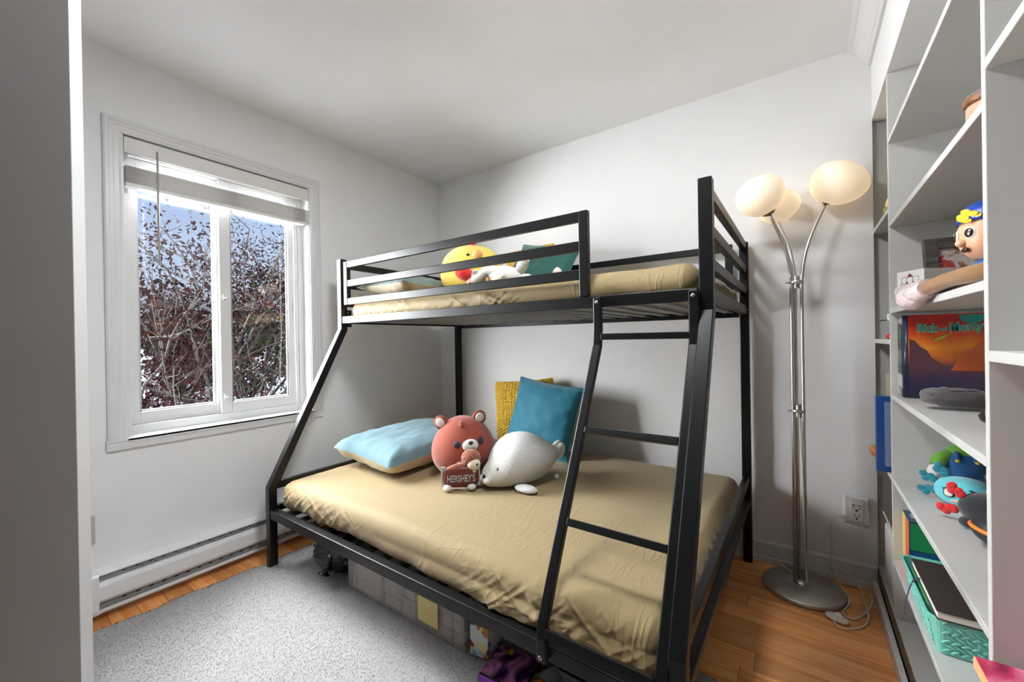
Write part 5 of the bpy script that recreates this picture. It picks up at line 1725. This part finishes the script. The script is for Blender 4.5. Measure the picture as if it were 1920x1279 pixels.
for k_, (a, b, h0, h1, c_) in enumerate(cont):
    mm_ = mat('tub_content_%d' % k_, c_, 0.6, var=0.15, vscale=20)
    for j in range(3):
        z0_ = ZR+0.004+j*(h1/3)
        tag(MB().box(a+0.004*j, b-0.003*j, uy0+0.010+0.004*j, uy1-0.02, z0_, z0_+h1/3-0.002).build('stored_box', mm_, origin=((a+b)/2, (uy0+uy1)/2, z0_), bevel=0.001),
            ('%s flat box at the %s of the clear tub' % (('lowest', 'middle', 'uppermost')[j], ('bag end', 'second place from the bag', 'third place from the bag', 'snack box end')[k_])), 'box', 'flat boxes inside the clear tub')
MT['bag'] = mat('black_bin_bag', S(18, 18, 20), 0.25, bump=0.8, bscale=30, bdist=0.02)
bg = thing('bin_bag', (0.55, -1.17, ZR), 'shiny black plastic bag lying beside the clear tub', 'bag')
def crump(u, q):
    P_ = Vector((u.x*3.2+21, u.y*3.2, u.z*3.2))
    w_ = mnoise.noise(P_)
    r_ = 1-abs(mnoise.noise(P_*2.3))*2
    return q*(0.92+0.14*w_+0.10*r_)
MB().ell((0.560, -1.265, ZR+0.100), (0.150, 0.125, 0.100), nu=44, nv=28, fn=lambda u, q: (lambda v: Vector((v.x, v.y, max(v.z, -0.097))))(crump(u, q))).build('bag_body', MT['bag'], bg)
MB().tube(smooth_path([(0.60, -1.32, ZR+0.12), (0.63, -1.37, ZR+0.10), (0.63, -1.40, ZR+0.05)]), [0.022]*6+[0.016]*6+[0.03], 10).build('bag_neck', MT['bag'], bg)
MT['cartoon'] = print_mat('cartoon_print', [S(220, 226, 228), S(196, 106, 56), S(214, 222, 226), S(120, 176, 200), S(230, 214, 140), S(206, 214, 224), S(150, 60, 46)], 34, 0.4)
MT['cartoon_top'] = print_mat('cartoon_print_top', [S(186, 92, 48), S(206, 120, 60), S(96, 130, 150), S(176, 86, 46)], 26, 0.4)
MT['dotted'] = print_mat('dotted_card', [S(206, 210, 222), S(214, 216, 226), S(200, 204, 218), S(120, 110, 120), S(210, 212, 224), S(206, 210, 222)], 60, 0.5)
tb = thing('snack_box', (1.50, -1.27, ZR), 'small box with orange cartoon print beside the clear tub', 'box')
Rt = rot(0, 0, 0.12)
cb_ = Vector((1.500, -1.275, ZR+0.056))
MB().cbox(cb_, (0.075, 0.10, 0.108), Rt).build('carton', MT['dotted'], tb, bevel=0.001)
MB().cbox(cb_ + Rt @ Vector((0, -0.0507, 0)), (0.074, 0.001, 0.107), Rt).build('front_print', MT['cartoon'], tb)
MB().cbox(cb_ + Rt @ Vector((0, 0, 0.0546)), (0.074, 0.099, 0.001), Rt).build('top_print', MT['cartoon_top'], tb)
MT['nebula'] = print_mat('nebula_print', [S(14, 12, 18), S(22, 16, 30), S(96, 40, 110), S(190, 120, 170), S(60, 40, 80), S(16, 14, 22)], 9, 0.25, 'noise')
MT['purple'] = mat('purple_plastic', S(150, 66, 190), 0.25)
gm = thing('game_case', (1.63, -1.31, ZR), 'black case with purple nebula artwork and purple edge', 'game case')
Rg = rot(0, 0, 0.10)
gc_ = Vector((1.640, -1.320, ZR+0.012))
MB().cbox(gc_, (0.160, 0.150, 0.022), Rg).build('case', MT['black'], gm, bevel=0.002)
MB().cbox(gc_ + Rg @ Vector((0, 0.004, 0.0116)), (0.156, 0.140, 0.0008), Rg).build('cover_art', MT['nebula'], gm)
MB().cbox(gc_ + Rg @ Vector((0, -0.0765, 0)), (0.160, 0.004, 0.024), Rg).build('purple_edge', MT['purple'], gm, bevel=0.001)
MB().cbox(gc_ + Rg @ Vector((-0.030, 0.056, 0.0125)), (0.018, 0.020, 0.002), Rg).build('yellow_sticker', MT['toy_yellow'], gm)
gl_ = thing('flat_packet', (1.76, -1.27, ZR), 'flat grey packet with an orange badge under the ladder', 'packet')
Rp = rot(0.02, 0, -0.5)
pc_ = Vector((1.772, -1.275, ZR+0.008))
MB().cbox(pc_, (0.085, 0.15, 0.012), Rp).build('packet', mat('grey_card', S(168, 172, 174), 0.5), gl_, bevel=0.002)
bd_ = MB().lathe(pc_ + Rp @ Vector((0, -0.05, 0.0062)), [(0.012, 0.0), (0.012, 0.001), (0.026, 0.001), (0.026, 0.0)], 24).build('badge', MT['zip_orange'], gl_)
MB().lathe(pc_ + Rp @ Vector((0, -0.05, 0.0062)), [(0.001, 0.0009), (0.0118, 0.0009), (0.0118, 0)], 20).build('badge_centre', MT['navy'], bd_)
bxb = thing('black_crate', (2.0, -1.2, ZR), 'black storage crate in the shadow under the ladder', 'crate')
tub_wall(MB(), 1.86, 2.12, -1.36, -1.02, ZR+0.002, 0.15, 0.006).build('crate_body', MT['black'], bxb, bevel=0.003)
MB().box(1.85, 2.13, -1.37, -1.35, 0.15, 0.165).box(1.85, 2.13, -1.03, -1.01, 0.15, 0.165).box(1.85, 1.87, -1.35, -1.03, 0.15, 0.165).box(2.11, 2.13, -1.35, -1.03, 0.15, 0.165).build('crate_rim', MT['black'], bxb, bevel=0.003)

# ------------------------------------------------------------------ outdoors
MT['bark'] = mat('bark', (0.024, 0.021, 0.019, 1), 0.9, spec=0.1, bump=0.4, bscale=60, var=0.25, vscale=20)
MT['bark_dark'] = mat('bark_dark', (0.008, 0.006, 0.006, 1), 0.9, spec=0.1, var=0.2)
def leaf_mat(name, a, b):
    m_, nt, bs_ = nm(name)
    N, L = nt.nodes, nt.links
    tc = N.new('ShaderNodeTexCoord')
    no = N.new('ShaderNodeTexNoise')
    no.inputs['Scale'].default_value = 9.0
    no.inputs['Detail'].default_value = 4
    L.new(tc.outputs['Object'], no.inputs['Vector'])
    rp = N.new('ShaderNodeValToRGB')
    rp.color_ramp.elements[0].position = 0.38
    rp.color_ramp.elements[0].color = a
    rp.color_ramp.elements[1].position = 0.62
    rp.color_ramp.elements[1].color = b
    L.new(no.outputs['Fac'], rp.inputs[0])
    L.new(rp.outputs[0], bs_.inputs['Base Color'])
    bs_.inputs['Roughness'].default_value = 0.6
    bs_.inputs['Specular IOR Level'].default_value = 0.0
    return m_
MT['leaf_red'] = leaf_mat('maroon_leaves', (0.0040, 0.0012, 0.0014, 1), (0.0150, 0.0050, 0.0054, 1))
MT['leaf_green'] = leaf_mat('green_leaves', (0.0025, 0.004, 0.0016, 1), (0.008, 0.012, 0.004, 1))
MT['leaf_dark'] = leaf_mat('dark_leaves', (0.003, 0.003, 0.0035, 1), (0.007, 0.007, 0.008, 1))
def leaves(pts, size, name, mm_, parent, seed, flat=0.8):
    g = np.random.default_rng(seed)
    P = np.array(pts)
    n = len(P)
    d = g.normal(size=(n, 3))
    d /= np.linalg.norm(d, axis=1, keepdims=True)
    e = g.normal(size=(n, 3))
    e -= d*(d*e).sum(1, keepdims=True)
    e /= np.linalg.norm(e, axis=1, keepdims=True)
    s_ = g.uniform(0.6, 1.3, (n, 1))*size
    V = np.stack([P-d*s_, P+e*s_*0.42, P+d*s_, P-e*s_*0.42], 1).reshape(-1, 3) - np.array(ORIG_LOC[parent.name])
    me_ = bpy.data.meshes.new(name)
    me_.vertices.add(n*4)
    me_.vertices.foreach_set('co', V.astype(np.float32).ravel())
    me_.loops.add(n*4)
    me_.loops.foreach_set('vertex_index', np.arange(n*4, dtype=np.int32))
    me_.polygons.add(n)
    me_.polygons.foreach_set('loop_start', np.arange(0, n*4, 4, dtype=np.int32))
    me_.materials.append(mm_)
    me_.update()
    me_.validate()
    o_ = bpy.data.objects.new(name, me_)
    COL.objects.link(o_)
    o_.parent = parent
    tag(o_, kind='stuff')
    return o_
def inside(q_):
    """trims crowns to the window view so daylight still reaches the room"""
    return q_.y > -2.45+(2.455-q_.x)*0.205 and q_.y < -2.2+(2.455-q_.x)*0.56 and q_.x < -1.3 and q_.z < 3.6
def tree(name, label, base, height, spread, seed, mm_leaf, nleaf, leaf, stems=3, ymin=None, bark=None, top_sparse=True, zlow=0.0, twigs=True):
    g = random.Random(seed)
    t_ = thing(name, base, label, 'tree')
    mb = MB()
    tips = []
    def grow(p_, d__, ln, r_, depth):
        pts_ = [p_.copy()]
        q_ = p_.copy()
        dd = d__.copy()
        ns = 5
        for i in range(ns):
            dd = (dd + Vector((g.gauss(0, 0.13), g.gauss(0, 0.16), g.gauss(0.03, 0.10)))).normalized()
            q_ = q_ + dd*(ln/ns)
            if depth and not inside(q_):
                break
            pts_.append(q_.copy())
            if depth >= 1:
                tips.append(q_.copy())
        if len(pts_) < 2:
            return
        ns = len(pts_)-1
        mb.tube(pts_, [r_*(1-0.5*i/ns) for i in range(ns+1)], 5 if depth else 8, cap=False)
        if depth < 3:
            for k in range(g.choice((3, 4)) if depth else 6):
                i = g.randint(min(ns, 1 if depth else 2), ns)
                nd = (dd + Vector((g.gauss(0, 0.75)*spread, g.gauss(0, 0.85)*spread, g.gauss(0.10, 0.45)))).normalized()
                grow(pts_[i], nd, ln*g.uniform(0.40, 0.62), r_*0.50, depth+1)
    b_ = Vector(base)
    mb.tube([(b_.x, b_.y, -5.999), (b_.x+0.03, b_.y, -4.0), (b_.x, b_.y, b_.z+0.05)], [0.10, 0.075, 0.06], 10)
    for k in range(stems):
        grow(b_ + Vector((g.uniform(-0.05, 0.05), (k-(stems-1)/2)*0.06, 0)), Vector((g.uniform(-0.2, 0.2), (k-(stems-1)/2)*0.42+g.uniform(-0.1, 0.1), 1)).normalized(), height*g.uniform(0.62, 0.85), 0.030, 0)
    mb.build('branches', bark or MT['bark'], t_)
    P_ = []
    while len(P_) < nleaf:
        q_ = g.choice(tips)
        P_.append((q_.x+g.gauss(0, 0.10), q_.y+g.gauss(0, 0.11), q_.z+g.gauss(0, 0.10)))
    leaves(P_, leaf, 'foliage', mm_leaf, t_, seed)
    return t_
struct('ground', MB().box(-17, -0.3, -9, 10, -6.06, -6.0), mat('pale_ground_bounce', (0.55, 0.55, 0.56, 1), 0.95, spec=0.1, var=0.25, vscale=1.5))  # pale tone and short extent set to send daylight up through the window
tree('red_leaf_tree', 'maroon leaved tree close outside the left window pane', (-2.6, -0.95, -1.6), 4.3, 1.0, 5, MT['leaf_red'], 8500, 0.021, 5)
tree('red_leaf_tree', 'maroon leaved tree outside the right window pane', (-3.3, 0.35, -1.6), 4.5, 1.0, 12, MT['leaf_red'], 8500, 0.023, 5)
tree('red_leaf_tree', 'darker maroon tree further back between the two nearer ones', (-4.6, -0.2, -1.6), 4.3, 1.1, 23, MT['leaf_red'], 5200, 0.034, 4, bark=MT['bark_dark'])
tree('evergreen_shrub', 'green leafy shrub low outside the left window pane', (-3.4, -0.75, -1.6), 2.6, 1.2, 31, MT['leaf_green'], 3000, 0.030, 4, bark=MT['bark_dark'])
tree('dark_tree', 'tall dark tree behind the maroon trees on the right', (-6.4, 1.7, -1.6), 5.0, 1.0, 41, MT['leaf_dark'], 5000, 0.07, 4, bark=MT['bark_dark'])
# neighbouring house far behind the trees
hs_ = thing('neighbour_house', (-13.0, 4.0, -6.0), 'pale house with a grey roof beyond the trees', 'house')
MT['siding'] = mat('pale_siding', S(222, 226, 232), 0.8)
MT['shingle'] = mat('grey_shingles', S(70, 70, 78), 0.9, spec=0.1, var=0.2, vscale=3)
for k_ in range(14):
    MB().box(-16.0+0.004*k_*0, -13.0, 1.0, 8.5, -1.6+k_*0.23, -1.6+k_*0.23+0.222).build('siding_board', MT['siding'], hs_) if k_ else MB().box(-16.0, -12.98, 1.0, 8.5, -6.0, -1.378).build('foundation', MT['shingle'], hs_)
MB().prism([(-16.4, 1.55), (-12.5, 1.55), (-14.4, 3.1)], 1, 0.7, 8.8).build('roof', MT['shingle'], hs_)
for yy in (2.2, 4.6, 6.8):
    w_ = MB().box(-13.0, -12.94, yy, yy+0.9, -0.1, 1.1).build('house_window', MT['trim'], hs_)
    MB().box(-12.945, -12.93, yy+0.08, yy+0.82, 0.0, 1.0).build('pane', MT['slot'], w_)
MB().box(-14.6, -14.0, 5.2, 5.8, 2.3, 3.6).build('chimney', MT['shingle'], hs_)
